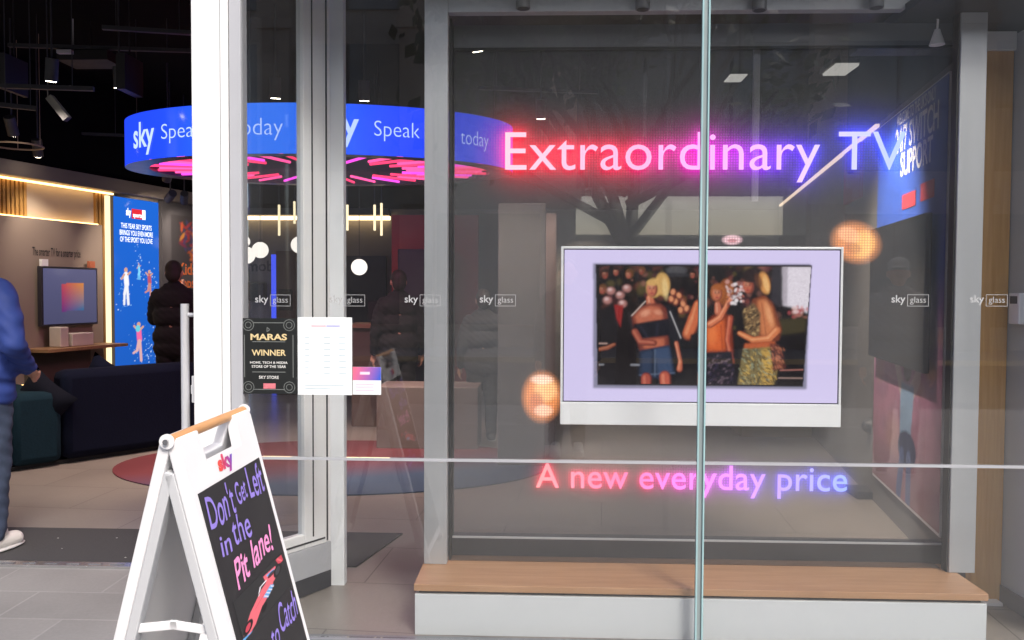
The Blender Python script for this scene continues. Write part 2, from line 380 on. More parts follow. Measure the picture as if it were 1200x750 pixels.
# dark graphic wall beyond the light box
g0, g1 = LW.hit(184, 300)[0], LW.hit(262, 300)[0]
root = empty('graphic_wall', LW.P(g0, 0), 'dark grey wall panel with orange heart print and orange words, beyond blue light box', 'wall panel')
mb = MB(); mb.slab(LW.a, LW.u, ZA, LW.n, g0 + .02, g1, .1, ZT - .004, .002, .06)
mb.build('panel', pmat('slate_panel', lin((78, 76, 80)), .7, var=.06), root)
h0, hz0 = LW.hit(196, 310); h1, hz1 = LW.hit(246, 258)
cv = Canvas(0, 1, 0, 1, 60, 60, (62, 60, 64))
for i in range(90):
    a = rnd.random() * 6.28; q = rnd.random() ** .5; hx = .5 + .36 * q * math.sin(a) ** 3; hy = .46 - .028 * q * (13 * math.cos(a) - 5 * math.cos(2 * a) - 2 * math.cos(3 * a))
    cv.ell(hx, hy, .10, .03, rnd.choice([(196, 92, 52), (160, 52, 60), (206, 140, 60), (120, 40, 70), (70, 66, 110)]), .8, rnd.uniform(0, 180), .6)
mid = (h0 + h1) / 2
cv.obj('heart_print', lambda a, b: LW.P(h0 + (h1 - h0) * a, hz1 + (hz0 - hz1) * b, .063), colattr('print'), root)
V, F = text_geo('Kids love', .02); V2, F2 = text_geo('apps too', .02)
k0, kz = LW.hit(204, 322); V = fit(V, h=.15, x=k0, y=kz); k2, kz2 = LW.hit(204, 341); V2 = fit(V2, h=.15, x=k0, y=kz2)
for it_ in ((V, F), (V2, F2)): text_obj('lettering', *it_, LW.a, LW.u, ZA, LW.n, pmat('orange_ink', lin((226, 120, 60)), .6), root, .064)

# back wall with cove line
YB = 12.6
root = empty('back_wall', (-1, YB, 0), 'plain grey back wall of the shop under a warm light line', 'wall')
zc0 = U(360, 258, YB).z; mb = MB(); mb.box(-4.4, 5.4, YB, YB + .15, zc0 + .161, 3.745); mb.build('upper_wall', M_ceil, root)
mb = MB(); mb.box(-4.4, 5.4, YB, YB + .15, 0, zc0 + .16); mb.build('wall', pmat('back_grey', lin((120, 116, 112)), .8, var=.05), root)
zc = U(360, 258, YB).z
mb = MB(); mb.box(U(225, 258, YB).x, U(458, 258, YB).x, YB - .12, YB - .03, zc, zc + .05); mb.build('cove_light', emat('cove_back', (1, .68, .34), 3.2), root)
mb = MB(); mb.box(U(225, 258, YB).x, U(458, 258, YB).x, YB - .2, YB - .002, zc + .06, zc + .16); mb.build('ledge', M_dark, root)
V, F = text_geo('mobile', .02); V = fit(V, w=.6, x=U(290, 312, YB).x, y=U(290, 318, YB).z)
text_obj('lettering', V, F, Vector((0, YB, 0)), XA, ZA, -YA, M_dark, root, .004)

# right poster wall
RW = Wall(D(1116, 340, 4.42), D(925, 340, 10.8))
ZR = 2.70
r1 = RW.hit(925, 340)[0]
root = empty('poster_wall', RW.P(0, 0), 'pale side wall behind the window screen carrying the tall posters, lit along its top', 'wall')
mb = MB(); mb.slab(RW.a, RW.u, ZA, RW.n, -.02, r1 + 1.2, 0, ZR, -.12, 0); mb.build('wall', pmat('poster_wall_paint', lin((104, 101, 99)), .75, var=.04), root)
mb = MB(); mb.slab(RW.a, RW.u, ZA, RW.n, -.02, r1 + 1.2, ZR + .001, 3.745, -.12, 0); mb.build('upper_wall', M_ceil, root)
la, _ = RW.hit(1030, 200)
mb = MB(); mb.slab(RW.a, RW.u, ZA, RW.n, la, r1 + 1.0, ZR - .03, ZR - .008, .002, .03); mb.build('light_strip', emat('strip_warm', (1, .74, .5), 1.1), root)

# fascia above the shopfront, keeps the sky off the upper glass
root = empty('shop_fascia', (0, Yg, 3.0), 'dark fascia over the shop window and doorway', 'fascia')
mb = MB(); mb.box(-9, 9, Yg - .06, Yg + .11, 2.98, 4.3); mb.build('board', M_dark, root)
mb = MB(); mb.box(-9, 9, Yg - .04, Yg + .1, 4.302, 14); mb.build('upper_wall', pmat('upper_stone', (.36, .33, .3), .8), root)

# ================================================================ SHOPFRONT
def pane(name, x0, x1, z0, z1, label, yy=Yg):
    root = empty(name, ((x0 + x1) / 2, yy, z0), label, 'window pane')
    mb = MB(); mb.box(x0, x1, yy - .006, yy + .006, z0, z1); mb.build('glass', M_glass, root)
    return root
zj = U(700, 541, Yg).z; XL = U(280, 540, Yg).x; XJ = U(823, 375, Yg).x; XR = 2.75; zb = .02
pn = [pane('window_sheet', XL, XJ - .012, zj + .006, 2.97, 'large upper left sheet of clear shopfront glass with papers stuck on it'),
      pane('window_sheet', XJ + .012, XR, zj + .006, 2.97, 'upper right sheet of clear shopfront glass beyond the upright joint'),
      pane('window_sheet', XL, XJ - .012, zb, zj - .006, 'lower left sheet of clear shopfront glass by the signboard'),
      pane('window_sheet', XJ + .012, XR, zb, zj - .006, 'lower right sheet of clear shopfront glass in front of bench end')]
for o in pn: o['group'] = 'frameless sheets of the shop window'
root = empty('glazing_joint', (XJ, Yg, 0), 'thin pale upright and level joints between the shop window sheets', 'window joint')
mb = MB(); mb.box(XJ - .016, XJ - .0095, Yg - .012, Yg + .012, zb, 2.97); mb.box(XJ + .0095, XJ + .016, Yg - .012, Yg + .012, zb, 2.97); mb.build('glass_edge', M_edge, root)
mb = MB(); mb.box(XJ - .0092, XJ + .0092, Yg - .004, Yg + .004, zb, 2.97); mb.build('seal', pmat('clear_seal', (.25, .3, .31), .3), root)
mb = MB(); mb.box(XL, XJ - .017, Yg - .009, Yg + .009, zj - .0058, zj + .0058); mb.box(XJ + .017, XR, Yg - .009, Yg + .009, zj - .0058, zj + .0058); mb.build('level_joint', pmat('joint_white', (.4, .41, .44), .3), root)
mb = MB(); mb.box(XL, XR, Yg - .03, Yg + .03, 0, zb - .001)
tag(mb.build('bottom_rail', pmat('rail_grey', (.2, .21, .23), .4, metal=.3), bevel=.003), 'low grey metal rail along the foot of the shop window', 'rail')

# frosted product marks on the glass
def sticker(px, label):
    p = U(px, 352, Yg); root = empty('glass_sticker', (p.x, Yg, p.z), label, 'glass sticker', 'small white wordmarks along the glass')
    o = Vector((p.x, Yg - .0085, p.z)); m = pmat('frost_white', (.42, .43, .44), .7)
    V, F = text_geo('sky', .01); V = fit(V, w=.056, x=-.07, y=-.019); V2, F2 = text_geo('glass', -.008); V2 = fit(V2, w=.064, x=.005, y=-.017)
    text_obj('lettering', V, F, o, XA, ZA, -YA, m, root, 0); text_obj('lettering', V2, F2, o, XA, ZA, -YA, m, root, 0)
    mb = MB()
    x0, x1, z0, z1, t = -.006, .080, -.024, .024, .0016
    for a in ((x0, x1, z0, z0 + t), (x0, x1, z1 - t, z1), (x0, x0 + t, z0 + t, z1 - t), (x1 - t, x1, z0 + t, z1 - t)):
        mb.poly([o + XA * a[0] + ZA * a[2], o + XA * a[1] + ZA * a[2], o + XA * a[1] + ZA * a[3], o + XA * a[0] + ZA * a[3]])
    mb.build('box_outline', m, root)
for px, lb in ((319, 'white sky glass wordmark above the black award poster'), (406, 'white sky glass wordmark above the white notice paper'),
               (494, 'white sky glass wordmark across the grey window post'), (582, 'white sky glass wordmark left of the white television'),
               (1064, 'white sky glass wordmark over the dark wall screen'), (1156, 'white sky glass wordmark over the wooden panel')):
    sticker(px, lb)

# white post at the doorway
p0, p1, p2 = U(229, 300, Yg), U(271, 300, Yg), U(285, 300, Yg)
root = empty('door_post', (p1.x, Yg, 0), 'bright white door post at the open doorway with long steel pull handle', 'door post')
mb = MB(); mb.box(p0.x, p1.x, Yg - .03, Yg + .10, 0, 2.975); mb.build('post', M_post, root, bevel=.006)
mb = MB(); mb.box(p1.x - .032, p1.x - .029, Yg - .0312, Yg - .0298, .005, 2.96); mb.build('seam', pmat('seam_grey', (.3, .3, .32), .5), root)
mb = MB(); mb.box(p1.x + .003, p2.x, Yg - .02, Yg + .06, 0, 2.975); mb.build('edge_profile', M_greyframe, root, bevel=.002)
mb = MB(); mb.box(p1.x, p1.x + .003, Yg - .015, Yg + .06, 0, 2.975); mb.box(p0.x - .008, p0.x, Yg, Yg + .08, 0, 2.975); mb.build('seal', M_black, root)
hx = U(217, 420, Yg + .05).x
zt, zbm = U(217, 356, Yg + .05).z, U(217, 640, Yg + .05).z
mb = MB(); mb.tube((hx, Yg + .05, zbm), (hx, Yg + .05, zt), .0175, seg=20)
for zz in (U(217, 369, Yg + .05).z, zbm + .06): mb.tube((hx, Yg + .05, zz), (p0.x - .001, Yg + .05, zz), .0095)
mb.build('pull_handle', pmat('handle_white', (.66, .67, .70), .3, metal=.2), root, smooth=True)
zk = U(228, 456, Yg + .05).z
mb = MB(); mb.box(p0.x - .03, p0.x - .009, Yg + .02, Yg + .075, zk - .055, zk + .06); mb.box(p0.x - .02, p0.x - .009, Yg + .03, Yg + .06, zk + .062, zk + .14); mb.box(p0.x - .04, p0.x - .031, Yg + .035, Yg + .06, zk - .02, zk + .02)
mb.build('lock', M_white, root, bevel=.003)

# glazed door leaf standing open behind the window
a = G(236, 760); b = G(384, 688); a.z = b.z = 0
a.y = max(a.y, Yg + .13); du = (b - a).normalized(); dn = Vector((du.y, -du.x, 0)); dn = -dn if dn.y > 0 else dn; DL = (b - a).length
root = empty('glass_door', a, 'white framed glass door leaf folded open behind window, grey kick plate at foot', 'door')
SW = .17
far0, far1 = .62 * DL, DL
mb = MB()
mb.slab(a, du, ZA, dn, 0, .06, .24, 3.3, -.025, .025); mb.slab(a, du, ZA, dn, DL - SW, DL, .24, 3.3, -.025, .025)
mb.slab(a, du, ZA, dn, .0605, DL - SW - .0005, .24, .31, -.024, .024); mb.slab(a, du, ZA, dn, .0605, DL - SW - .0005, 2.93, 3.3, -.024, .024)
mb.build('frame', M_post, root, bevel=.004)
mb = MB(); mb.slab(a, du, ZA, dn, DL - SW + .05, DL - SW + .056, .29, 3.3, .0252, .029); mb.slab(a, du, ZA, dn, DL - .03, DL - .022, .25, 3.3, .0252, .029); mb.slab(a, du, ZA, dn, .06, DL - .04, .262, .27, .0245, .028)
mb.build('seal', M_black, root)
mb = MB(); mb.slab(a, du, ZA, dn, 0, DL, .095, .239, -.028, .028); mb.build('bottom_rail', M_greyframe, root, bevel=.003)
mb = MB(); mb.slab(a, du, ZA, dn, 0, DL, .012, .094, -.026, .026); mb.build('kick_plate', M_dark, root)
mb = MB(); mb.slab(a, du, ZA, dn, .061, DL - SW - .001, .311, 2.929, -.004, .004); mb.build('pane', M_glass, root)
mb = MB(); q = b + du * .02; mb.box(q.x - .005, q.x + .07, q.y, q.y + .06, 0, 3.3)
tag(mb.build('door_jamb', pmat('jamb_grey', (.82, .85, .88), .4), bevel=.004), 'slim pale grey door jamb beside the open glass door', 'door jamb')

# threshold strip, door mat
mb = MB(); mb.box(-6, b.x - .05, YT - .035, YT + .03, .001, .014)
for i in range(18): mb.box(-3.4 + i * .12, -3.33 + i * .12, YT - .012, YT + .008, .0145, .018)
tag(mb.build('threshold_strip', M_steel), 'steel threshold strip across the open doorway', 'threshold')
pts = [G(-120, 618), G(472, 627), G(400, 692), G(-120, 685)]
mb = MB()
A = [Vector((p.x, max(p.y, YT + .04), .006)) for p in pts]; mb.prism([(p.x, p.y) for p in A], Vector((0, 0, .005)), XA, YA, ZA, .008)
tag(mb.build('door_mat', pmat('mat_pile', (.045, .045, .047), .95, var=.35, scale=90, bump=.3)), 'large dark grey entrance mat inside the doorway', 'mat')
mb = MB()
for i in range(6):
    q = G(rnd.uniform(0, 160), rnd.uniform(630, 676)); mb.ball((q.x, q.y, .0145), rnd.uniform(.002, .0045), 1.5, 1, .35, 6)
tag(mb.build('litter', pmat('bits', (.5, .5, .48), .8)), kind='stuff')

# window bench
YF = 3.635
zt = U(820, 690, YF).z; bx0, bx1 = U(485, 700, YF).x, U(1158, 700, YF).x
root = empty('window_bench', ((bx0 + bx1) / 2, YF, 0), 'low window bench with white front and light oak top', 'bench')
mb = MB(); mb.box(bx0, bx1, YF - .005, 4.42, zt - .03, zt); mb.build('top', M_oak, root, bevel=.003)
mb = MB(); mb.box(bx0 + .02, bx1 - .02, YF + .02, 4.38, zt - .044, zt - .0302); mb.build('shadow_gap', M_softblack, root)
mb = MB(); mb.box(bx0 + .004, bx1 - .004, YF, 4.40, .0045, zt - .0442); mb.build('body', pmat('bench_white', (.62, .645, .67), .45, var=.02), root, bevel=.002)

# display frame, LED screen
YP = 3.9
lx0, lx1 = U(497, 400, YP).x, U(524, 400, YP).x; rx0, rx1 = U(1118, 400, YP).x, U(1149, 400, YP).x
ztop0, ztop1 = U(820, 12, YP).z, 2.96
root = empty('led_display', ((lx0 + rx1) / 2, YP, zt), 'big see-through LED window screen in aluminium frame with glowing pink and blue headline', 'LED screen')
for x0, x1 in ((lx0, lx1), (rx0, rx1)):
    mb = MB(); mb.box(x0, x1, YP, YP + .06, zt + .001, ztop1)
    mb.build('post', M_alu, root, bevel=.003)
mb = MB(); mb.box(lx0, rx1, YP + .061, YP + .30, ztop0 + .03, ztop1 + .01); mb.build('head_box', M_softblack, root)
mb = MB(); mb.box(lx1 + .001, rx0 - .001, YP + .002, YP + .06, ztop0, ztop1); mb.build('top_rail', M_alu, root, bevel=.003)
mb = MB(); mb.box(rx0 - .008, rx0 - .002, YP + .01, YP + .06, zt + .001, ztop0 - .01); mb.build('inner_jamb', M_softblack, root)
mb = MB(); mb.box(lx1 + .002, lx1 + .012, YP + .062, YP + .2, zt + .001, ztop0 - .01); mb.build('inner_jamb', M_softblack, root)
YS = 4.06
sx0, sx1 = U(526, 400, YS).x, U(1113, 400, YS).x; sz0, sz1 = U(820, 632, YS).z, U(820, 30, YS).z
mpanel = bpy.data.materials.new('led_mesh_glass'); mpanel.use_nodes = True; t = mpanel.node_tree; N = t.nodes; L = t.links; N.clear()
o_ = N.new('ShaderNodeOutputMaterial'); tr = N.new('ShaderNodeBsdfTransparent'); tr.inputs[0].default_value = (.74, .74, .74, 1)
df = N.new('ShaderNodeBsdfDiffuse'); df.inputs[0].default_value = (.25, .255, .27, 1); gl = N.new('ShaderNodeBsdfGlossy'); gl.inputs['Roughness'].default_value = .02
m1 = N.new('ShaderNodeMixShader'); m1.inputs[0].default_value = .32; m2 = N.new('ShaderNodeMixShader'); fr = N.new('ShaderNodeFresnel'); geo = N.new('ShaderNodeNewGeometry'); mi = N.new('ShaderNodeMapRange')
mi.inputs[3].default_value = 1.5; mi.inputs[4].default_value = 1 / 1.5; L.new(geo.outputs['Backfacing'], mi.inputs[0]); L.new(mi.outputs[0], fr.inputs[0])
L.new(tr.outputs[0], m1.inputs[1]); L.new(df.outputs[0], m1.inputs[2]); L.new(fr.outputs[0], m2.inputs[0]); L.new(m1.outputs[0], m2.inputs[1]); L.new(gl.outputs[0], m2.inputs[2]); L.new(m2.outputs[0], o_.inputs[0])
mb = MB(); mb.poly([(sx0, YS, sz0), (sx1, YS, sz0), (sx1, YS, sz1), (sx0, YS, sz1)]); mb.build('screen_sheet', mpanel, root)
mb = MB(); mb.box(lx1 + .004, rx0 - .012, YS - .10, 4.40, zt + .0006, zt + .004); mb.build('rear_shade', pmat('rear_shade_umber', lin((96, 76, 64)), .35, var=.15), root)  # thin brown sheet that paints shade onto the rear of the oak top
zbar = U(820, 55, YS).z
mb = MB(); mb.box(sx0, sx1, YS - .012, YS - .004, zbar, sz1 + .004); mb.build('top_strip', pmat('strip_grey', (.13, .135, .145), .4), root)
mb = MB(); mb.box(sx0, sx1, YS - .0125, YS - .003, zbar - .014, zbar - .001); mb.box(sx0, sx0 + .012, YS - .011, YS - .003, sz0, zbar - .015); mb.box(sx1 - .008, sx1, YS - .011, YS - .003, sz0, zbar - .015); mb.build('screen_border', M_softblack, root)
zb0 = U(820, 657, YS - .02).z
mb = MB(); mb.box(sx0, sx1, YS - .03, YS + .07, zb0, sz0 - .002); mb.build('base_bar', M_dark, root, bevel=.003)
mb = MB(); mb.box(sx0, sx1, YS - .032, YS - .02, sz0 - .0015, sz0 + .006); mb.build('base_edge', M_alu, root)
for px in (585, 812, 1080):
    q = U(px, 659, YS - .02); mb = MB(); mb.box(q.x - .045, q.x + .045, YS - .02, YS + .06, zt + .0042, max(zb0 - .0005, zt + .006)); mb.build('foot', M_softblack, root)
for px in (565, 750, 1083, 1108):
    q = U(px, 20, YS); mb = MB(); mb.tube((q.x, YS, sz1 + .003), (q.x, YS, ztop0 + .05), .003, seg=8); mb.build('hanger', M_steel, root)
mb = MB(); pv = U(887, 60, YS + .03).x
mb.box(pv - .014, pv + .014, YS + .02, YS + .045, U(887, 235, YS).z, sz1); mb.build('cable_duct', pmat('duct_grey', (.4, .4, .41), .5), root)

def led_words(body, px0, px1, pyb, pyt, off, glow, spread, stops, core, cores):
    Y = YS - .016
    V, F = text_geo(body, off, spacing=1.03)
    A, B = U(px0, (pyb + pyt) / 2, Y), U(px1, (pyb + pyt) / 2, Y)
    capV, _ = text_geo(body[0]); caph = capV[:, 1].max() - capV[:, 1].min()
    xm = (px0 + px1) / 2; zb_, zt_ = U(px0, pyb, Y).z, U(px0, pyt, Y).z
    mn = V.min(0); mx = V.max(0)
    V = np.stack([(V[:, 0] - mn[0]) / (mx[0] - mn[0]) * (B.x - A.x) + A.x, (V[:, 1]) / caph * (zt_ - zb_) + zb_], 1)
    pad = spread * 3.2
    x = np.arange(A.x - pad, B.x + pad, .0045); z = np.arange(V[:, 1].min() - pad, V[:, 1].max() + pad, .0045)
    cov = raster(V, F, x, z)
    gl_ = (blur(cov, spread / .0045) * 1.0 + blur(cov, spread * .35 / .0045) * .9) * glow
    def grad(xx, st):
        tt = (xx - A.x) / (B.x - A.x); k = np.array([s_[0] for s_ in st]); c = np.array([lin(s_[1]) for s_ in st])
        return np.stack([np.interp(tt, k, c[:, i]) for i in range(3)], -1)
    cvs = Canvas(x[0], x[-1], z[0], z[-1], len(x), len(z), (0, 0, 0))
    edge = np.minimum(np.minimum(np.arange(len(x)), np.arange(len(x))[::-1])[None, :] / 25., np.minimum(np.arange(len(z)), np.arange(len(z))[::-1])[:, None] / 12.).clip(0, 1)
    cvs.c = (gl_ * edge)[..., None] * grad(x, stops)[None]
    cvs.obj('headline_glow' if glow > .8 else 'caption_glow', lambda p, q: (p, Y + .006, q), colattr('led_glow', 'add', 1.0, dots=.0125), root, flipwind=True)
    text_obj('headline' if glow > .8 else 'caption', V, F, Vector((0, Y, 0)), XA, ZA, -YA, colattr('led_core', 'emit', core), root, 0, cols=grad(V[:, 0], cores))
led_words('Extraordinary TV', 592, 1062, 199, 155, -.002, 1.45, .075,
          [(0, (255, 30, 50)), (.3, (250, 20, 80)), (.5, (225, 20, 190)), (.66, (130, 40, 245)), (.8, (60, 50, 255)), (1, (30, 70, 255))], 1.0,
          [(0, (255, 190, 205)), (.35, (255, 165, 205)), (.55, (255, 165, 250)), (.8, (205, 190, 255)), (1, (170, 190, 255))])
led_words('A new everyday price', 628, 993, 571, 543, 0.006, .75, .036,
          [(0, (255, 40, 70)), (.35, (250, 30, 110)), (.55, (215, 40, 220)), (.75, (100, 60, 250)), (1, (50, 80, 255))], .8,
          [(0, (255, 150, 150)), (.3, (255, 120, 170)), (.55, (245, 130, 245)), (.75, (190, 150, 255)), (1, (150, 170, 255))])
def led_blob(cx, cy, rx, ry, ang, cols):
    Y = YS - .014; c0 = U(cx, cy, Y); sx = (U(cx + 1, cy, Y) - c0).length
    cv = Canvas(-rx * 1.4, rx * 1.4, -ry * 1.4, ry * 1.4, 60, 60, (0, 0, 0))
    for i, (dx, dy, qx, qy, col, al) in enumerate(cols): cv.ell(dx * rx, dy * ry, qx * rx, qy * ry, col, al, ang, .45)
    cv.obj('screen_picture', lambda p, q: (c0.x + p * sx, Y, c0.z - q * sx), colattr('led_blob', 'add', .9, dots=.0125), root)
led_blob(635, 465, 21, 27, 0, [(0, 0, 1, 1, (205, 120, 62), 1), (.2, -.3, .6, .5, (235, 180, 120), .8), (-.3, .3, .4, .5, (170, 90, 55), .7), (.1, .6, .5, .25, (240, 190, 160), .7), (0, -.75, .6, .2, (240, 200, 180), .7)])
led_blob(1003, 284, 27, 22, 20, [(0, 0, 1, 1, (196, 120, 66), 1), (.3, .1, .5, .7, (230, 170, 90), .8), (-.3, -.4, .5, .4, (235, 165, 120), .7), (-.1, .3, .35, .3, (160, 90, 60), .6)])
led_blob(858, 281, 11, 5.5, 0, [(0, 0, 1, 1, (200, 160, 165), 1), (0, .2, .5, .4, (150, 60, 70), .7)])

# television
YTV = 3.975
tx0, tx1 = U(657, 390, YTV).x, U(987, 390, YTV).x; tz0, tz1 = U(820, 499, YTV).z, U(820, 289, YTV).z
zs = U(820, 472.5, YTV).z; tb = .011
root = empty('television', ((tx0 + tx1) / 2, YTV, tz0), 'white framed television in the window playing a party scene', 'television')
M_tvw = pmat('tv_white', (.86, .88, .9), .3, var=.01)
mb = MB()
mb.box(tx0, tx0 + tb, YTV, YTV + .045, zs + .0005, tz1); mb.box(tx1 - tb, tx1, YTV, YTV + .045, zs + .0005, tz1); mb.box(tx0 + tb + .0002, tx1 - tb - .0002, YTV, YTV + .045, tz1 - tb, tz1)
mb.build('frame', M_tvw, root, bevel=.002)
mb = MB(); mb.box(tx0, tx1, YTV - .004, YTV + .046, tz0, zs); mb.build('soundbar', M_tvw, root, bevel=.003)
mb = MB(); mb.box(tx0 + .01, tx1 - .01, YTV + .02, YTV + .05, tz0 + .01, tz1 - .01); mb.box(-.05 + (tx0 + tx1) / 2, .05 + (tx0 + tx1) / 2, YTV + .05, YS - .004, tz0 + .2, tz1 - .2); mb.build('back_cover', M_softblack, root)
mb = MB(); e_ = .0035
mb.poly([(tx0 + tb, YTV + .006, zs + .001), (tx1 - tb, YTV + .006, zs + .001), (tx1 - tb, YTV + .006, tz1 - tb), (tx0 + tb, YTV + .006, tz1 - tb)])
mb.build('bezel', M_softblack, root)
YQ = YTV + .0045
def tvp(px, py): # the television's own picture units -> screen plane
    fx = (px - 657) / 330; fz = (py - 289) / 210; return Vector((tx0 + (tx1 - tx0) * fx, YQ, tz1 - (tz1 - tz0) * fz))
cv = Canvas(661, 983, 293, 471, 520, 288, (200, 189, 224))
# --- party scene on the television, painted in the photo's own units
def limbshade(pts, r, base, hi, lo):
    for (x1, y1, r1), (x2, y2, r2) in zip(pts, pts[1:]):
        n_ = 14
        for k in range(n_ + 1):
            t_ = k / n_; x, y, rr = x1 + (x2 - x1) * t_, y1 + (y2 - y1) * t_, r1 + (r2 - r1) * t_
            cv.ell(x, y, rr, rr, lo, .9, 0, .35)
    for (x1, y1, r1), (x2, y2, r2) in zip(pts, pts[1:]):
        for k in range(15):
            t_ = k / 14; x, y, rr = x1 + (x2 - x1) * t_, y1 + (y2 - y1) * t_, r1 + (r2 - r1) * t_
            cv.ell(x - rr * .12, y - rr * .1, rr * .78, rr * .78, base, .6, 0, .6)
    for (x1, y1, r1), (x2, y2, r2) in zip(pts, pts[1:]): cv.seg(x1 - r1 * .4, y1 - r1 * .2, x2 - r2 * .4, y2 - r2 * .2, min(r1, r2) * .28, hi, .55)
def face(x, y, s, skin=(196, 112, 84), hair=(150, 96, 50), turn=0., hi=(228, 160, 130), lo=(120, 56, 44)):
    cv.ell(x + 1.2 * s - turn * s * 2, y - 1.5 * s, 8.2 * s, 10 * s, hair, 1, 0, .3)
    cv.ell(x, y, 5.6 * s, 8 * s, lo, 1, 6 * turn, .25); cv.ell(x - .9 * s + turn * s, y - .4 * s, 4.6 * s, 7 * s, skin, .9, 6 * turn, .5); cv.ell(x - 1.4 * s + turn * s, y - 2.6 * s, 2.6 * s, 2.4 * s, hi, .6, 0, .8)
    cv.ell(x, y - 7 * s, 6.2 * s, 3.2 * s, hair, .95, 0, .4)
    for dx in (-2.2, 1.6): cv.ell(x + (dx + turn) * s, y - 1.2 * s, 1.25 * s, .75 * s, (52, 26, 24), .85, 0, .6); cv.ell(x + (dx + turn) * s, y - 2.9 * s, 1.7 * s, .45 * s, (80, 42, 32), .7, 0, .6)
    cv.seg(x + (turn - .3) * s, y - .6 * s, x + (turn - .6) * s, y + 1.9 * s, .5 * s, lo, .5); cv.ell(x + (turn - .3) * s, y + 4. * s, 1.9 * s, .85 * s, (150, 44, 48), .85, 0, .6)
SK, HI, LO = (192, 106, 78), (230, 166, 136), (112, 50, 40)
cv.poly([(695, 309), (949, 309), (947, 455), (696, 456)], (128, 124, 146), 1, 1.6)
cv.poly([(698, 310), (951, 310), (943, 452), (701, 452)], (22, 17, 19), 1, 1.0)
pic = cv.pmask([(702, 312), (950, 312), (942, 450), (702, 450)]); keep = cv.c.copy(); pm = pic[..., None]
cv.put(np.ones(cv.X.shape), (22, 17, 19))
for i in range(230):
    x, y = rnd.uniform(702, 915), 311 + 80 * rnd.random() ** 1.4; r_ = rnd.uniform(1.2, 5.5)
    cv.ell(x, y, r_, r_ * rnd.uniform(.7, 1.3), rnd.choice([(78, 38, 32), (112, 60, 48), (50, 34, 30), (142, 92, 80), (64, 26, 28), (40, 32, 26), (88, 76, 40), (30, 30, 34), (96, 44, 50)]), rnd.uniform(.35, .75), 0, .9)
for x, y, s_ in ((709, 322, .62), (722, 319, .55), (737, 322, .58), (706, 340, .62), (752, 318, .5), (812, 322, .52), (826, 318, .5), (801, 352, .5)): face(x, y, s_, rnd.choice([(150, 84, 66), (170, 104, 84), (128, 70, 56)]), rnd.choice([(40, 26, 22), (96, 60, 34), (60, 34, 26)]))
for x, y in ((716, 341), (727, 346), (735, 338), (712, 352), (730, 356)): cv.ell(x, y, 5, 4.4, (190, 130, 124), .75, 0, .7); cv.ell(x - 1, y - 1.4, 2.6, 2, (226, 196, 194), .6, 0, .8)
cv.ell(793, 317, 12, 6, (78, 76, 80), .9, 0, .4); cv.ell(792, 322, 17, 2.6, (48, 46, 50), .95, 0, .5); cv.ell(792, 333, 7, 8, (30, 24, 24), 1, 0, .4)
for x, y in ((790, 343), (797, 347), (793, 354), (802, 357), (788, 351), (799, 364), (806, 362)): cv.ell(x, y, 3.8, 4.8, LO, .9, rnd.uniform(-40, 40), .5); cv.ell(x - .8, y - 1, 2.6, 3.4, (222, 146, 104), .85, rnd.uniform(-40, 40), .6)
for k in range(16): cv.ell(rnd.uniform(772, 826), rnd.uniform(366, 448), rnd.uniform(3, 9), rnd.uniform(4, 12), (15, 13, 17), .8, 0, .8)
# man in a dark suit at the far side
cv.poly([(701, 364), (716, 357), (738, 366), (749, 388), (744, 452), (701, 452)], (24, 19, 22), 1, 1.6); cv.poly([(720, 357), (731, 358), (728, 384), (723, 374)], (150, 38, 38), .9, 1)
cv.seg(738, 368, 746, 396, 2.4, (44, 38, 42), .7); limbshade([(703, 410, 2.4), (713, 408, 2.6), (721, 404, 2.)], 0, (140, 76, 54), (184, 120, 92), (80, 38, 30)); cv.seg(702, 403, 712, 403, .8, (196, 160, 150), .8)
# fair-haired woman, black off-shoulder top and denim skirt
cv.ell(777, 333, 8.6, 13.5, (200, 156, 92), 1, -6, .25); cv.ell(780, 338, 3.4, 12, (232, 200, 140), .7, -6, .7)
limbshade([(762, 349, 4), (764, 358, 5.5)], 0, SK, HI, LO)
cv.poly([(741, 371), (749, 361), (762, 355), (775, 356), (783, 363), (787, 380), (743, 383)], LO, 1, 1.4); cv.poly([(744, 371), (752, 362), (763, 358), (774, 360), (778, 372), (776, 380), (748, 381)], SK, .85, 2.4); cv.ell(757, 367, 6, 3.6, HI, .55, -24, .9); cv.ell(772, 366, 5, 3, HI, .4, 14, .9)
face(765, 339, 1.12, (200, 118, 90), (204, 160, 96), -.25)
cv.seg(741, 370, 757, 353, .7, (236, 214, 204), .6)
cv.poly([(743, 380), (764, 376), (785, 373), (789, 395), (766, 399), (746, 399)], (19, 18, 27), 1, 1.2); cv.seg(752, 383, 760, 396, 1.2, (44, 42, 58), .6); cv.seg(772, 379, 770, 396, 1.2, (40, 38, 54), .6)
cv.poly([(747, 398), (784, 393), (786, 406), (751, 412)], LO, 1, 1.2); cv.poly([(753, 399), (780, 396), (780, 406), (756, 409)], SK, .85, 2.2)
limbshade([(745, 389, 4.2), (752, 401, 3.8), (768, 402, 3.2)], 0, (150, 72, 56), (196, 120, 96), (84, 36, 32))
cv.poly([(751, 411), (786, 404), (793, 438), (773, 444), (750, 441)], (30, 40, 60), 1, 1.2); cv.poly([(768, 409), (785, 406), (790, 436), (773, 440)], (58, 74, 104), .85, 2.2); cv.poly([(754, 414), (765, 411), (764, 438), (754, 438)], (44, 58, 84), .8, 2); cv.seg(769, 410, 769, 441, .6, (104, 118, 142), .7); cv.seg(751, 440, 792, 437, .8, (100, 112, 134), .6)
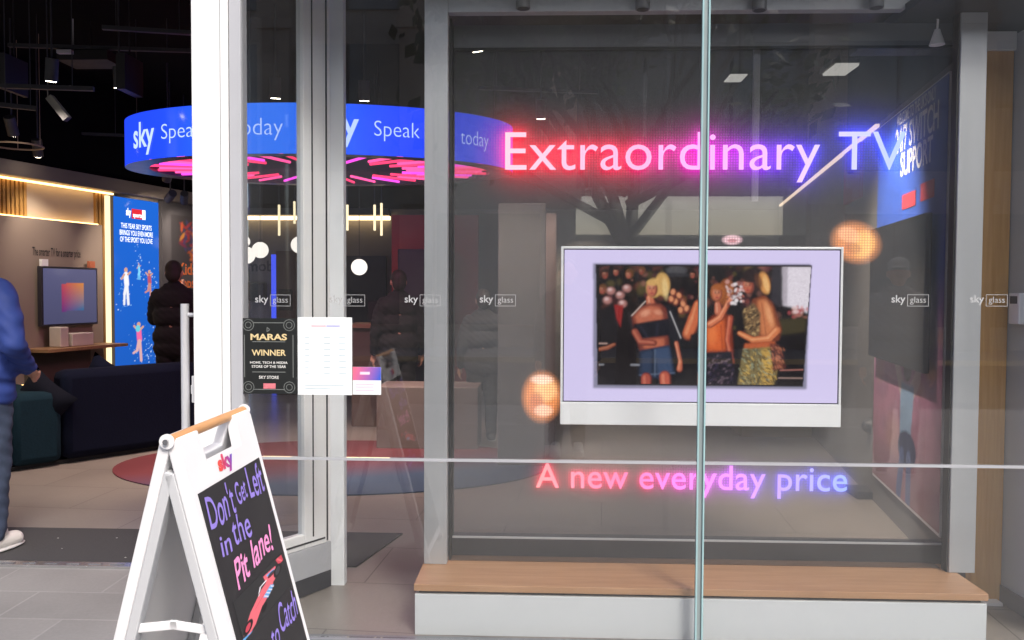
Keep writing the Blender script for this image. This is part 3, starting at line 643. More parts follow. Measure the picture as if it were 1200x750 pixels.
limbshade([(759, 443, 6), (759, 454, 5.6)], 0, (164, 72, 58), (204, 116, 92), (90, 34, 32)); limbshade([(781, 441, 6.4), (782, 454, 6)], 0, (184, 86, 66), (220, 138, 108), (100, 40, 34))
cv.poly([(781, 356), (789, 363), (801, 394), (795, 408), (787, 396)], (26, 24, 32), 1, 1.2); cv.seg(786, 365, 799, 396, .6, (210, 204, 206), .75); limbshade([(794, 402, 2.6), (799, 424, 2.4), (798, 433, 3.4)], 0, SK, HI, LO)
# dancer half hidden, arm up
limbshade([(808, 392, 7), (815, 374, 7.5), (819, 356, 5)], 0, (196, 100, 62), (226, 148, 104), (104, 44, 30)); cv.poly([(810, 392), (828, 386), (828, 424), (810, 414)], (20, 16, 20), 1, 1.2)
# ginger-haired woman in an orange top
cv.ell(851, 342, 9.5, 16, (140, 74, 36), 1, 8, .25); cv.ell(855, 348, 3, 12, (208, 128, 66), .6, 10, .7)
cv.poly([(826, 380), (836, 369), (850, 366), (858, 372), (861, 413), (827, 414)], (120, 44, 22), 1, 1.4); cv.poly([(829, 384), (840, 373), (850, 374), (851, 410), (830, 411)], (214, 98, 46), .9, 3.2); cv.ell(836, 392, 5, 11, (238, 134, 74), .5, 0, .9); cv.seg(846, 380, 848, 410, 1.0, (150, 60, 30), .6)
limbshade([(842, 356, 3.6), (843, 366, 4.6)], 0, SK, HI, LO); face(841, 344, 1.05, (204, 118, 84), (158, 86, 40), .2)
limbshade([(833, 380, 4), (845, 372, 3.6), (853, 357, 2.8), (857, 350, 3.2)], 0, (208, 116, 80), (238, 166, 128), (122, 52, 36)); limbshade([(857, 372, 3.6), (854, 398, 3), (860, 424, 2.8)], 0, (184, 84, 60), (220, 136, 104), (104, 40, 34))
cv.poly([(828, 413), (859, 411), (866, 452), (826, 452)], (25, 20, 30), 1, 1.2)
for i in range(60): x, y = rnd.uniform(830, 862), rnd.uniform(416, 450); cv.ell(x, y, 1.1, 2.0, rnd.choice([(120, 100, 112), (76, 56, 70), (60, 50, 78)]), .55, rnd.uniform(0, 90), .6)
for i in range(46): x, y = rnd.gauss(866, 6.5), rnd.gauss(342, 8); cv.ell(x, y, rnd.uniform(1.5, 3.6), rnd.uniform(1.2, 2.8), rnd.choice([(226, 196, 194), (206, 150, 142), (176, 100, 88), (238, 226, 228), (120, 60, 54)]), .75, rnd.uniform(0, 90), .6)
# tall woman with dark and fair hair, bare back, patterned trousers
cv.poly([(905, 312), (918, 312), (917, 360), (904, 354)], (50, 46, 52), 1, 1.2); cv.poly([(917, 312), (951, 312), (949, 367), (934, 360), (918, 357)], (222, 212, 222), 1, 1.8); cv.poly([(917, 312), (923, 312), (923, 356), (918, 356)], (150, 140, 150), .7, 1.4)
for k in range(26): cv.ell(rnd.gauss(936, 7), rnd.gauss(366, 4), rnd.uniform(1.5, 4), rnd.uniform(1.5, 3), rnd.choice([(220, 170, 170), (170, 70, 76), (150, 96, 84), (236, 206, 206)]), .7, 0, .7)
cv.poly([(906, 374), (946, 371), (944, 388), (914, 392)], (66, 58, 34), .8, 2.4)
cv.poly([(882, 350), (896, 345), (906, 354), (917, 384), (914, 398), (890, 402), (880, 374)], (116, 54, 32), 1, 1.4); cv.poly([(888, 352), (897, 349), (905, 360), (911, 384), (904, 394), (893, 392)], (206, 124, 78), .9, 3.); cv.ell(902, 368, 3.2, 13, (238, 172, 122), .55, -16, .9); cv.seg(893, 354, 899, 392, .8, (130, 62, 38), .5)
cv.ell(885, 324, 13, 10.5, (36, 24, 24), 1, 10, .25); face(878, 335, 1.1, (190, 98, 72), (44, 28, 26), -.8); cv.ell(884, 323, 13, 7.5, (40, 26, 26), 1, 10, .35); cv.ell(896, 331, 6.4, 13, (206, 140, 76), 1, -14, .3); cv.ell(898, 332, 3, 10, (240, 192, 126), .7, -14, .7); cv.ell(889, 329, 4, 9, (92, 52, 34), .8, -16, .6)
cv.poly([(871, 364), (884, 354), (892, 366), (891, 394), (876, 392)], (112, 86, 58), 1, 1.4)
for i in range(90): cv.ell(rnd.uniform(873, 891), rnd.uniform(359, 392), .9, 1.9, rnd.choice([(46, 34, 24), (34, 26, 22), (190, 156, 108), (150, 116, 76)]), .75, rnd.uniform(0, 90), .5)
limbshade([(912, 386, 5), (903, 396, 4.6), (884, 398, 3.8), (868, 390, 3)], 0, (206, 120, 76), (240, 172, 122), (116, 54, 34))
cv.poly([(874, 402), (909, 399), (912, 410), (873, 411)], (182, 88, 50), 1, 1.4)
cv.poly([(872, 408), (912, 405), (914, 426), (909, 453), (866, 453)], (120, 104, 66), 1, 1.2); cv.poly([(894, 408), (910, 407), (911, 428), (907, 450), (896, 450)], (196, 152, 70), .8, 3)
for i in range(260):
    x, y = rnd.uniform(867, 911), rnd.uniform(408, 451); a_ = .9 + .5 * math.sin(x * .25) + rnd.gauss(0, .25); L_ = rnd.uniform(2, 5); cv.seg(x, y, x + L_ * math.cos(a_), y + L_ * math.sin(a_), .55, rnd.choice([(40, 36, 30), (52, 46, 36), (150, 156, 130), (206, 168, 88)]), .75)
cv.poly([(903, 401), (914, 403), (923, 430), (908, 434)], (92, 44, 36), .95, 1.4)
for i in range(60): x, y = rnd.uniform(904, 919), rnd.uniform(403, 431); cv.seg(x, y, x + 1.6, y + 3, .6, rnd.choice([(48, 26, 24), (196, 120, 88), (150, 80, 60)]), .75)
cv.seg(916, 433, 944, 432, .6, (196, 126, 116), .8); cv.seg(914, 442, 944, 442, .6, (190, 156, 146), .8); cv.seg(702, 428, 708, 428, 1, (150, 150, 156), .7); cv.seg(741, 428, 750, 428, 1.2, (150, 150, 160), .7)
for i in range(3): cv.c[..., i] = blur(cv.c[..., i], .9)
g_ = blur(nrg.normal(size=cv.X.shape), 1.0); g_ /= g_.std(); cv.c = np.clip(cv.c * (1 + .035 * g_[..., None]), 0, 1)
cv.c = keep * (1 - pm) + cv.c * pm * .84
cv.obj('screen', tvp, colattr('tv_screen', 'emit', .80), root)

# spotlights under the frame's top rail
first = None
for px, py, lb in ((613, 10, 'short grey cylinder spotlight, farthest from the wooden panel'), (753, 11, 'grey cylinder spotlight above the headline middle'), (890, 12, 'grey cylinder spotlight right of the glass joint'), (1027, 9, 'grey cylinder spotlight nearest the wooden panel')):
    Ys = YP - .05; q = U(px, py, Ys)
    if first is None:
        first = empty('spotlight', (q.x, Ys, q.z), lb, 'spotlight', 'cylinder spotlights along the window head')
        mb = MB(); mb.tube((q.x, Ys, q.z), (q.x, Ys, q.z + .11), .032, seg=20); mb.build('housing', pmat('spot_grey', (.16, .16, .165), .4), first, smooth=True)
        mb = MB(); mb.tube((q.x, Ys, q.z + .11), (q.x, Ys, q.z + .26), .007, seg=8); mb.build('stem', M_dark, first)
        mb = MB(); mb.tube((q.x, Ys, q.z - .003), (q.x, Ys, q.z - .0005), .026, seg=16); mb.build('lens', M_dark, first)
    else:
        c = copytree(first, (q.x, Ys, q.z)); c['label'] = lb
# little bell-shaped lamp
q = U(1098, 54, 3.99); root = empty('bell_lamp', q, 'small white bell shaped lamp on a curved arm, top right behind LED screen', 'lamp')
mb = MB(); mb.tube(q + Vector((0, 0, .005)), q + Vector((0, 0, .075)), .034, .012, 18); mb.build('shade', M_white, root, smooth=True)
mb = MB(); pp = [q + Vector((0, 0, .075)), q + Vector((.002, 0, .12)), q + Vector((-.02, 0, .145)), q + Vector((-.03, 0, .30))]
for i in range(3): mb.tube(pp[i], pp[i + 1], .005, seg=8)
mb.build('arm', M_white, root)

# wooden panel and white return wall at the right end
YW = 4.16
wx0, wx1 = U(1144, 400, YW).x, U(1180, 400, YW).x; wz = U(1170, 60, YW).z
mb = MB(); mb.box(wx0, wx1, YW, YW + .05, .006, wz); tag(mb.build('wood_panel', M_oakv), 'tall upright oak panel right of the LED screen frame', 'wood panel')
mb = MB(); mb.box(wx0, wx1 + .002, YW - .02, YW + .06, wz + .001, U(1170, 38, YW).z); tag(mb.build('panel_cap', M_white, bevel=.002), 'white block capping the oak panel', 'trim')
mb = MB(); mb.box(wx0 - .2, wx1 - .02, YW - .06, YW - .002, .005, .02); tag(mb.build('floor_trim', M_white), 'short white trim strip on the floor at the foot of oak panel', 'trim')
root = empty('return_wall', (wx1, YW, 0), 'plain white side wall at the right end of the window', 'wall')
mb = MB(); mb.hexa([(wx1 + .003, YW + .06, 0), (wx1 + .003 + .02, Yg + .02, 0), (wx1 + .2, Yg + .02, 0), (wx1 + .2, YW + .06, 0), (wx1 + .003, YW + .06, 2.72), (wx1 + .023, Yg + .02, 2.72), (wx1 + .2, Yg + .02, 2.72), (wx1 + .2, YW + .06, 2.72)])
mb.build('wall', pmat('return_white', (.48, .505, .54), .6, var=.03), root)
mb = MB(); mb.hexa([(wx1 - .007, YW - .002, .005), (wx1 + .012, Yg + .03, .005), (wx1 + .0225, Yg + .03, .005), (wx1 + .0025, YW - .002, .005), (wx1 - .007, YW - .002, .09), (wx1 + .012, Yg + .03, .09), (wx1 + .0225, Yg + .03, .09), (wx1 + .0025, YW - .002, .09)])
mb.build('skirting', pmat('skirt_grey', (.16, .16, .17), .6), root)
q = U(1193, 361, YW - .12)
root = empty('wall_intercom', (wx1, YW - .12, q.z), 'small white entry box on the white side wall', 'intercom')
mb = MB(); mb.box(wx1 - .035, wx1 - .001 + .006, YW - .16, YW - .07, q.z - .075, q.z + .07); mb.build('case', M_white, root, bevel=.006)
mb = MB(); mb.box(wx1 - .0365, wx1 - .034, YW - .145, YW - .085, q.z + .02, q.z + .055); mb.build('speaker_panel', M_dark, root)
mb = MB(); mb.box(1.6, 4.2, Yg + .125, 4.6, 2.74, 2.78); tag(mb.build('bay_soffit', M_softblack), 'black soffit over the right end of the window bay', 'soffit')

# papers stuck on the glass
def paper(name, x0, y0, x1, y1, label, col, cat):
    A, B = U(x0, y1, Yg), U(x1, y0, Yg)
    root = empty(name, ((A.x + B.x) / 2, Yg - .007, A.z), label, cat)
    return root, A, B
root, A, B = paper('award_poster', 284, 373, 348, 461, 'black award poster with gold and white lettering stuck inside a corner bordered frame', None, 'poster')
mb = MB(); mb.box(A.x, B.x, Yg - .0095, Yg - .0075, A.z, B.z); mb.build('sheet', pmat('black_card', (.018, .02, .02), .35, var=.15), root)
W_, H_ = B.x - A.x, B.z - A.z; O = Vector((A.x, Yg - .0095, A.z)); Mg = pmat('gold_ink', lin((222, 200, 150)), .5); Mw = pmat('white_ink', lin((226, 226, 222)), .5); Mgr = pmat('grey_ink', lin((120, 124, 122)), .5)
items = []
for s_, y_, h_, w_, o_2 in (('MARAS', .71, .085, .66, .03), ('WINNER', .505, .08, .62, .02)):
    V, F = text_geo(s_, o_2); items.append((fit(V, w=W_ * w_, h=H_ * h_, x=W_ / 2, y=H_ * y_, ax='c'), F))
for it_ in items: text_obj('title', *it_, O, XA, ZA, -YA, Mg, root, .001)
items = []
for s_, y_, h_, w_ in (('HOME, TECH & MEDIA', .395, .035, .68), ('STORE OF THE YEAR', .345, .035, .62), ('SKY STORE', .20, .04, .36), ('\u2014 2024 \u2014', .655, .02, .3)):
    if '2024' in s_: continue
    V, F = text_geo(s_, .015); items.append((fit(V, w=W_ * w_, h=H_ * h_, x=W_ / 2, y=H_ * y_, ax='c'), F))
for it_ in items: text_obj('small_print', *it_, O, XA, ZA, -YA, Mw, root, .001)
mb = MB()
def line2(mb, O, x0, z0, x1, z1, t, n=-YA, off=.001, u=XA, v=ZA):
    d = Vector((x1 - x0, z1 - z0)); L_ = d.length; d /= L_; p = Vector((-d.y, d.x)) * t / 2
    mb.poly([O + u * a_ + v * b_ + n * off for a_, b_ in ((x0 - p.x, z0 - p.y), (x1 - p.x, z1 - p.y), (x1 + p.x, z1 + p.y), (x0 + p.x, z0 + p.y))])
m_ = .06; c_ = .16
for x0, z0, x1, z1 in ((m_ + c_, m_, 1 - m_ - c_, m_), (m_ + c_, 1 - m_, 1 - m_ - c_, 1 - m_), (m_, m_ + c_, m_, 1 - m_ - c_), (1 - m_, m_ + c_, 1 - m_, 1 - m_ - c_), (.2, .29, .8, .29), (.2, .69, .8, .69), (.47, .88, .47, .82), (.47, .88, .52, .85), (.47, .82, .52, .85)):
    line2(mb, O, x0 * W_, z0 * H_, x1 * W_, z1 * H_, .003)
for cx, cz in ((.13, .09), (.87, .09), (.13, .91), (.87, .91)):
    for rr in (.055, .1):
        for i in range(12):
            a0_, a1_ = 2 * math.pi * i / 12, 2 * math.pi * (i + 1) / 12
            line2(mb, O, (cx + rr * math.cos(a0_)) * W_, cz * H_ + rr * math.sin(a0_) * W_, (cx + rr * math.cos(a1_)) * W_, cz * H_ + rr * math.sin(a1_) * W_, .0025)
mb.build('border', Mgr, root)
mb = MB(); mb.box(A.x + W_ * .40, A.x + W_ * .62, Yg - .0108, Yg - .0096, A.z + H_ * .07, A.z + H_ * .14); mb.build('emblem', pmat('emblem_pink', lin((214, 120, 130)), .5, var=.4, scale=60), root)
root, A, B = paper('opening_notice', 350, 372, 413, 462, 'white opening hours paper stuck on glass right of the black poster', None, 'notice')
mb = MB(); mb.box(A.x, B.x, Yg - .0095, Yg - .0075, A.z, B.z); mb.build('sheet', pmat('paper_white', (.88, .92, .93), .6, var=.01), root)
W_, H_ = B.x - A.x, B.z - A.z; O = Vector((A.x, Yg - .0095, A.z)); mb = MB()
for i in range(7):
    for x_, l_ in ((.13, .09), (.48, .14), (.76, .14)): mb = MB(); line2(mb, O, x_ * W_, (.74 - i * .077) * H_, (x_ + l_ * (1 - .2 * rnd.random())) * W_, (.74 - i * .077) * H_, .0035); mb.build('print', pmat('pale_print', lin((188, 204, 212)), .6), root)
mb = MB(); line2(mb, O, .13 * W_, .12 * H_, .85 * W_, .125 * H_, .003); line2(mb, O, .13 * W_, .08 * H_, .6 * W_, .08 * H_, .003)
mb.build('print', pmat('pale_print', lin((188, 204, 212)), .6), root)
mb = MB(); line2(mb, O, .25 * W_, .89 * H_, .52 * W_, .89 * H_, .006); mb.build('heading', pmat('pale_red_print', lin((236, 190, 200)), .6), root)
mb = MB(); line2(mb, O, .53 * W_, .89 * H_, .78 * W_, .89 * H_, .006); mb.build('heading', pmat('pale_blue_print', lin((180, 180, 232)), .6), root)
root, A, B = paper('offer_card', 414, 430, 447, 462, 'small card with pink and blue top stuck right of the white notice', None, 'card')
mb = MB(); mb.box(A.x, B.x, Yg - .0095, Yg - .0075, A.z, B.z); mb.build('sheet', pmat('paper_white', (.88, .92, .93), .6), root)
cv = Canvas(0, 1, 0, 1, 30, 16, (230, 120, 150)); tt = np.clip(cv.X * .9 + cv.Y * .15, 0, 1)[..., None]
cv.c = np.array(lin((236, 110, 130))) * (1 - tt) ** 1 + np.array(lin((50, 90, 200))) * tt; cv.c[6:9, 8:18] = lin((240, 215, 230))
cv.obj('picture', lambda p, q: (A.x + (B.x - A.x) * p, Yg - .0101, B.z - (B.z - A.z) * .48 * q), colattr('print'), root)
O = Vector((A.x, Yg - .0095, A.z)); mb = MB()
for z_ in (.38, .28, .16): line2(mb, O, .012, z_ * (B.z - A.z), (B.x - A.x) * .75, z_ * (B.z - A.z), .004)
mb.build('print', pmat('pale_red_print2', lin((214, 196, 216)), .6), root)

# ================================================================ A-BOARD SIGN
HS = 1.13
c1 = D(200, 513, 1); c2 = D(287, 479, 1)
A0 = G(197, 517, HS); A1 = G(285, 481, HS)
su = (A1 - A0); su.z = 0; SWD = su.length; su.normalize(); so_ = Vector((su.y, -su.x, 0))     # so_: towards the right
root = empty('pavement_sign', ((A0.x + A1.x) / 2, (A0.y + A1.y) / 2, 0), 'white folding A-board with handwritten blackboard and wooden handle on the pavement', 'A-board')
top = Vector((A0.x, A0.y, HS - .03))
def leaf(side):
    n_out = so_ * side; foot = n_out * (.285 if side > 0 else .27)
    v = (Vector((0, 0, HS - .03)) - foot).normalized()       # up the leaf
    Ln = (Vector((0, 0, HS - .03)) - foot).length
    nn = su.cross(v); nn = nn if nn.dot(n_out) > 0 else -nn
    base = top + foot - Vector((0, 0, HS - .03))
    return base, v, nn, Ln
base, v, nn, Ln = leaf(1)
Tt = .028
nW0, nW1, nD = .27 * SWD, .73 * SWD, .055
mb = MB()
out = [(0, .0), (.035, 0), (.035, .05), (SWD - .035, .05), (SWD - .035, 0), (SWD, 0), (SWD, Ln + .015), (SWD - .015, Ln + .03), (nW1 + .01, Ln + .03), (nW1, Ln - nD), (nW0, Ln - nD), (nW0 - .01, Ln + .03), (.015, Ln + .03), (0, Ln + .015)]
mb.prism(out, base, su, v, nn, Tt); mb.build('front_panel', M_white, root, bevel=.004)
cz0, cz1 = .09, Ln - .118
mb = MB(); mb.slab(base, su, v, nn, .035, SWD - .035, cz0, cz1, Tt + .0005, Tt + .003)
board = mb.build('blackboard', pmat('blackboard', (.02, .02, .022), .55, var=.35, scale=9, bump=.05), root)
Ob = base + nn * (Tt + .003)
BW = SWD - .07
Mp = emat('x', (0, 0, 0), 0); MATS.pop('x'); Mpur = pmat('purple_chalk', lin((146, 128, 214)), .8, var=.2, scale=40); Mpk = pmat('pink_chalk', lin((246, 150, 204)), .8, var=.15, scale=40)
def chalk(body, x, top_, w, h, mat, shear=.22, off=.008, name='chalk_words'):
    V, F = text_geo(body, off, shear=shear); V = fit(V, w=w * BW, h=h, x=.035 + x * BW, y=cz1 - top_ - h)
    # wobble like a hand
    V[:, 1] += .004 * np.sin(V[:, 0] * 40) ; V[:, 0] += .003 * np.sin(V[:, 1] * 55)
    text_obj(name, V, F, Ob, su, v, nn, mat, root, .0012)
H1 = cz1 - cz0
chalk("Don't", .03, .014, .40, .088, Mpur); chalk('Get', .47, .022, .18, .062, Mpur); chalk('Left', .68, .006, .28, .09, Mpur)
chalk('in', .08, .125, .16, .052, Mpur); chalk('the', .29, .105, .28, .075, Mpur)
chalk('Pit', .17, .200, .23, .075, Mpk, off=.018); chalk('lane!', .46, .186, .40, .075, Mpk, off=.014)
chalk('to', .44, .44, .14, .05, Mpur); chalk('Catch', .62, .405, .35, .078, Mpur)
cv = Canvas(0, 1, 0, 1, 160, 100, (38, 38, 40)); trans = np.zeros(cv.X.shape)
# racing car seen from the front quarter: nose low at left, rear wing top right
def paintcar(cv):
    RD, RD2, BL, WH, BK = (226, 104, 116), (196, 66, 84), (96, 160, 214), (226, 222, 230), (16, 16, 18)
    cv.poly([(.02, .88), (.22, .56), (.45, .36), (.60, .30), (.72, .42), (.64, .60), (.42, .72), (.26, .92), (.12, .99)], RD, 1, .6)
    cv.poly([(.55, .12), (.80, .16), (.86, .34), (.72, .46), (.58, .36)], RD, 1, .6); cv.poly([(.60, .16), (.78, .19), (.76, .25), (.62, .22)], BL, 1, .5)
    cv.ell(.70, .25, .08, .05, BK, .9); cv.poly([(.84, .03), (.97, .05), (.98, .22), (.88, .22)], RD2, 1, .5); cv.seg(.88, .06, .95, .2, .012, RD)
    cv.ell(.83, .32, .09, .14, BK, 1, 20); cv.ell(.83, .32, .05, .09, (60, 60, 66), 1, 20)
    cv.poly([(.46, .56), (.64, .46), (.70, .54), (.54, .68)], BL, 1, .4)
    for i in range(4): cv.seg(.49 + i * .05, .56 - i * .02, .55 + i * .045, .66 - i * .03, .008, WH)
    cv.seg(.40, .42, .46, .28, .014, WH); cv.seg(.46, .28, .58, .27, .014, WH)
    cv.ell(.12, .82, .085, .13, BK, 1, 25); cv.ell(.12, .82, .045, .075, RD2, 1, 25); cv.ell(.44, .80, .05, .09, BK, 1, 25)
    cv.poly([(.0, .93), (.12, .97), (.20, 1.0), (.0, 1.0)], BL, 1, .5)
    cv.seg(.22, .56, .45, .36, .008, BK); cv.seg(.26, .92, .42, .72, .008, BK); cv.seg(.3, .62, .5, .5, .006, RD2)
paintcar(cv)
ch0, cht, chh = .10, .44, .30
cv.obj('car_drawing', lambda p, q: Ob + su * (.035 + (.06 + .90 * p) * BW) + v * (cz1 - .290 - .105 * q) + nn * .0009, colattr('chalk_paint', rough=.8), root)
V, F = text_geo('sky', .05); V = fit(V, w=.11, h=.055, x=SWD * .37, y=cz1 + .008)
g_ = ((V[:, 0] - V[:, 0].min()) / np.ptp(V[:, 0]))[:, None]; c3 = [np.array(lin(c)) for c in ((236, 90, 60), (200, 60, 120), (80, 70, 190))]
cc = np.where(g_ < .5, c3[0] * (1 - g_ * 2) + c3[1] * g_ * 2, c3[1] * (2 - 2 * g_) + c3[2] * (2 * g_ - 1))
text_obj('logo', V, F, base + nn * Tt, su, v, nn, colattr('print'), root, .001, cols=cc)
base2, v2, n2, L2 = leaf(-1)
mb = MB(); mb.prism(out, base2, su, v2, n2, Tt)
mb.build('rear_panel', M_white, root, bevel=.004)
mb = MB(); mb.slab(base2, su, v2, n2, .04, SWD - .04, .09, L2 - .2, Tt + .0005, Tt + .003); mb.build('rear_blackboard', M_dark, root)
mb = MB()     # raised ribs on the hidden faces of the leaves
for bs, vv, n_ in ((base, v, nn), (base2, v2, n2)):
    mb.slab(bs, su, vv, n_, .0, .04, .06, Ln - .05, -.025, -.0005); mb.slab(bs, su, vv, n_, SWD - .04, SWD, .06, Ln - .05, -.025, -.0005); mb.slab(bs, su, vv, n_, .041, SWD - .041, .06, .10, -.02, -.0005)
mb.build('stiffening_rib', pmat('sign_inner', (.55, .56, .58), .5, var=.03), root, bevel=.003)
zz_ = HS - .012
hs, he = top + su * .005 + Vector((0, 0, .03)), top + su * (SWD - .005) + Vector((0, 0, .03))
mb = MB(); mb.tube(hs, he, .0135, seg=18); mb.build('handle', woodmat('handle_wood', lin((186, 132, 84)), lin((206, 156, 106)), stretch=(6, 1, 6)), root, smooth=True)
for sgn, P_ in ((-1, hs), (1, he)):
    mb = MB(); mb.tube(P_ - su * .01 * (1 if sgn < 0 else -1), P_ + su * .014 * sgn * 1.0 - su * 0, .0185, seg=24); mb.build('end_cap', M_white, root, smooth=True)
mb = MB(); mb.tube(hs - su * .022, hs - su * .0105, .007, seg=12); mb.build('bolt', M_steel, root, smooth=True)
pa = base + v * (.685) - nn * .014 + su * .015; pb = base2 + v2 * (.685) - n2 * .014 + su * .015; pm_ = (pa + pb) / 2 + Vector((0, 0, .012))
mb = MB()
for q0, q1 in ((pa, pm_), (pm_, pb)):
    d_ = (q1 - q0).normalized(); up_ = d_.cross(su); up_ = up_ if up_.z > 0 else -up_; mb.slab(q0, d_, up_, su, -.01, (q1 - q0).length + .01, -.011, .011, -.004, .004)
mb.build('stay', M_white, root, bevel=.002)

# ================================================================ RING LIGHT
DR = 7.5
rc = D(378, 340, DR); RA, RB = .222 * DR, 1.0
ru = Vector((math.cos(R(YAW)), math.sin(R(YAW)), 0)); rv = Vector((-math.sin(R(YAW)), math.cos(R(YAW)), 0))
def RE(th, z, k=1.): return Vector((rc.x, rc.y, 0)) + ru * (RA * k * math.cos(th)) + rv * (RB * k * math.sin(th)) + Vector((0, 0, z))
zr0, zr1 = D(378, 181, DR - RB).z, D(378, 122, DR - RB).z
root = empty('ring_sign', (rc.x, rc.y, zr0), 'hanging oval blue light band with white words and pink light sticks beneath', 'ring sign')
NS = 96
me = bpy.data.meshes.new('band'); P = []; Fc = []
for i in range(NS):
    th = 2 * math.pi * i / NS; P += [tuple(RE(th, zr0)), tuple(RE(th, zr1))]
for i in range(NS): j = (i + 1) % NS; Fc.append((2 * i, 2 * j, 2 * j + 1, 2 * i + 1))
me.from_pydata(P, [], Fc)
ca = me.color_attributes.new('col', 'FLOAT_COLOR', 'POINT'); cc = []
for i in range(NS):
    th = 2 * math.pi * i / NS; k = math.exp(-((th - 4.6) / .35) ** 2); q = np.array(lin((32, 66, 240))) * (1 - k) + np.array(lin((46, 116, 245))) * k
    k2 = math.exp(-((th - 3.2) / .16) ** 2); q = q * (1 - k2 * .7) + np.array(lin((74, 40, 190))) * k2 * .7
    cc += [(*q, 1)] * 2
ca.data.foreach_set('color', np.array(cc, np.float32).ravel()); link('band', me, colattr('ring_blue', 'emit', .85), root, smooth=True)
mb = MB(); bmv = []
for i in range(NS):
    th = 2 * math.pi * i / NS; bmv.append([mb.bm.verts.new(RE(th, zr0 - .002)), mb.bm.verts.new(RE(th, zr0 - .002, .88)), mb.bm.verts.new(RE(th, zr1 + .002, .88)), mb.bm.verts.new(RE(th, zr1 + .002, 1))])
for i in range(NS):
    a_, b_ = bmv[i], bmv[(i + 1) % NS]
    for k in range(3): mb.bm.faces.new((a_[k], b_[k], b_[k + 1], a_[k + 1]))
mb.build('rim', pmat('ring_rim', (.05, .08, .16), .3, metal=.2), root)
mst = [emat('stick_pink', lin((255, 80, 150)), 1.2), emat('stick_red', lin((255, 60, 110)), 1.1), emat('stick_magenta', lin((245, 70, 215)), 1.2)]
NK = 40
for i in range(NK):
    th = 2 * math.pi * (i + .5) / NK; zz = zr0 + .02
    k0, k1 = (.56, .92) if i % 2 else (.44, .84)
    mb = MB(); mb.tube(RE(th, zz, k0), RE(th, zz, k1), .0115, seg=8); mb.build('light_stick', mst[(i * 7 + i // 5) % 3], root)
for i in range(6):
    mb = MB(); q = RE(i * 1.047 + .3, zr1 + .003, .94); mb.tube(q, Vector((q.x, q.y, 3.75)), .004, seg=6); mb.build('cable', M_dark, root)
# words bent round the band
th = np.linspace(math.pi * .9, math.pi * 2.1, 900); pts_ = np.array([[*RE(a_, 0)] for a_ in th]); seg_ = np.r_[0, np.cumsum(np.linalg.norm(np.diff(pts_, axis=0), axis=1))]
def th_of_px(px):
    best = min(th, key=lambda a_: abs(proj(RE(a_, zr0 + .2))[0] - px) + (1000 if (RE(a_, 0) - rc).dot(rv) > 0.02 else 0)); return float(best)
CI = cam.matrix_world.inverted()
def proj(p):
    q = CI @ p; return 600 + 1000 * q.x / -q.z, 375 - 1000 * q.y / -q.z
zl = zr1 - zr0
def ringword(body, pxa, pxb, z0, z1, off):
    V, F = text_geo(body, off - .012); sa, sb = np.interp([th_of_px(pxa), th_of_px(pxb)], th, seg_)
    mn, mx = V.min(0), V.max(0)
    s_ = (V[:, 0] - mn[0]) / (mx[0] - mn[0]) * (sb - sa) + sa; z_ = (V[:, 1] - mn[1]) / (mx[1] - mn[1]) * (z1 - z0) + z0
    return np.stack([s_, z_], 1), F
its = [ringword('sky', 158, 182, zr0 + .10 * zl, zr0 + .80 * zl, .03), ringword('Speak', 190, 239, zr0 + .28 * zl, zr0 + .68 * zl, .0), ringword('today', 273, 332, zr0 + .26 * zl, zr0 + .70 * zl, .0),
       ringword('sky', 366, 420, zr0 + .14 * zl, zr0 + .88 * zl, .03), ringword('Speak', 438, 491, zr0 + .29 * zl, zr0 + .69 * zl, .0), ringword('today', 539, 571, zr0 + .26 * zl, zr0 + .66 * zl, .0)]
for V, F in its:
    me = bpy.data.meshes.new('lettering'); P = []
    for s_, z_ in V: P.append(tuple(RE(float(np.interp(s_, seg_, th)), z_, 1.006)))
    me.from_pydata(P, [], F.tolist()); link('lettering', me, emat('ring_text', lin((176, 196, 255)), .9), root)
ll = bpy.data.lights.new('ring_glow', 'AREA'); ll.shape = 'ELLIPSE'; ll.size = 2.2; ll.size_y = 1.2; ll.energy = 18; ll.color = (1, .35, .55)
lo = bpy.data.objects.new('ring_glow', ll); COL.objects.link(lo); lo.location = (0, 0, -.05); lo.parent = root

# ================================================================ SHOP INTERIOR
# blue light box
b0, b1 = LW.hit(127, 300)[0], LW.hit(180, 300)[0]
zb_, zt_ = LW.hit(150, 441)[1], ZT - .04
root = empty('light_box', LW.P(b0, zb_), 'tall glowing blue sports poster light box on the left wall', 'light box')
mb = MB(); mb.slab(LW.a, LW.u, ZA, LW.n, b0, b1, zb_, zt_, .002, .07); mb.build('box', M_dark, root)
cv = Canvas(127, 183, 236, 440, 84, 300, (28, 92, 190))
cv.c *= (1.08 - .25 * ((cv.Y - 236) / 200))[..., None]
def dust(cx, cy, sx, sy, n):
    for i in range(n): cv.ell(rnd.gauss(cx, sx), rnd.gauss(cy, sy), rnd.uniform(.3, .9), rnd.uniform(.3, .9), rnd.choice([(150, 200, 240), (90, 150, 220), (210, 225, 240)]), .7, 0, .6)
dust(140, 340, 5, 12, 40); dust(172, 330, 5, 14, 40); dust(157, 310, 3, 12, 26); dust(160, 400, 8, 14, 50); dust(176, 412, 5, 5, 30)
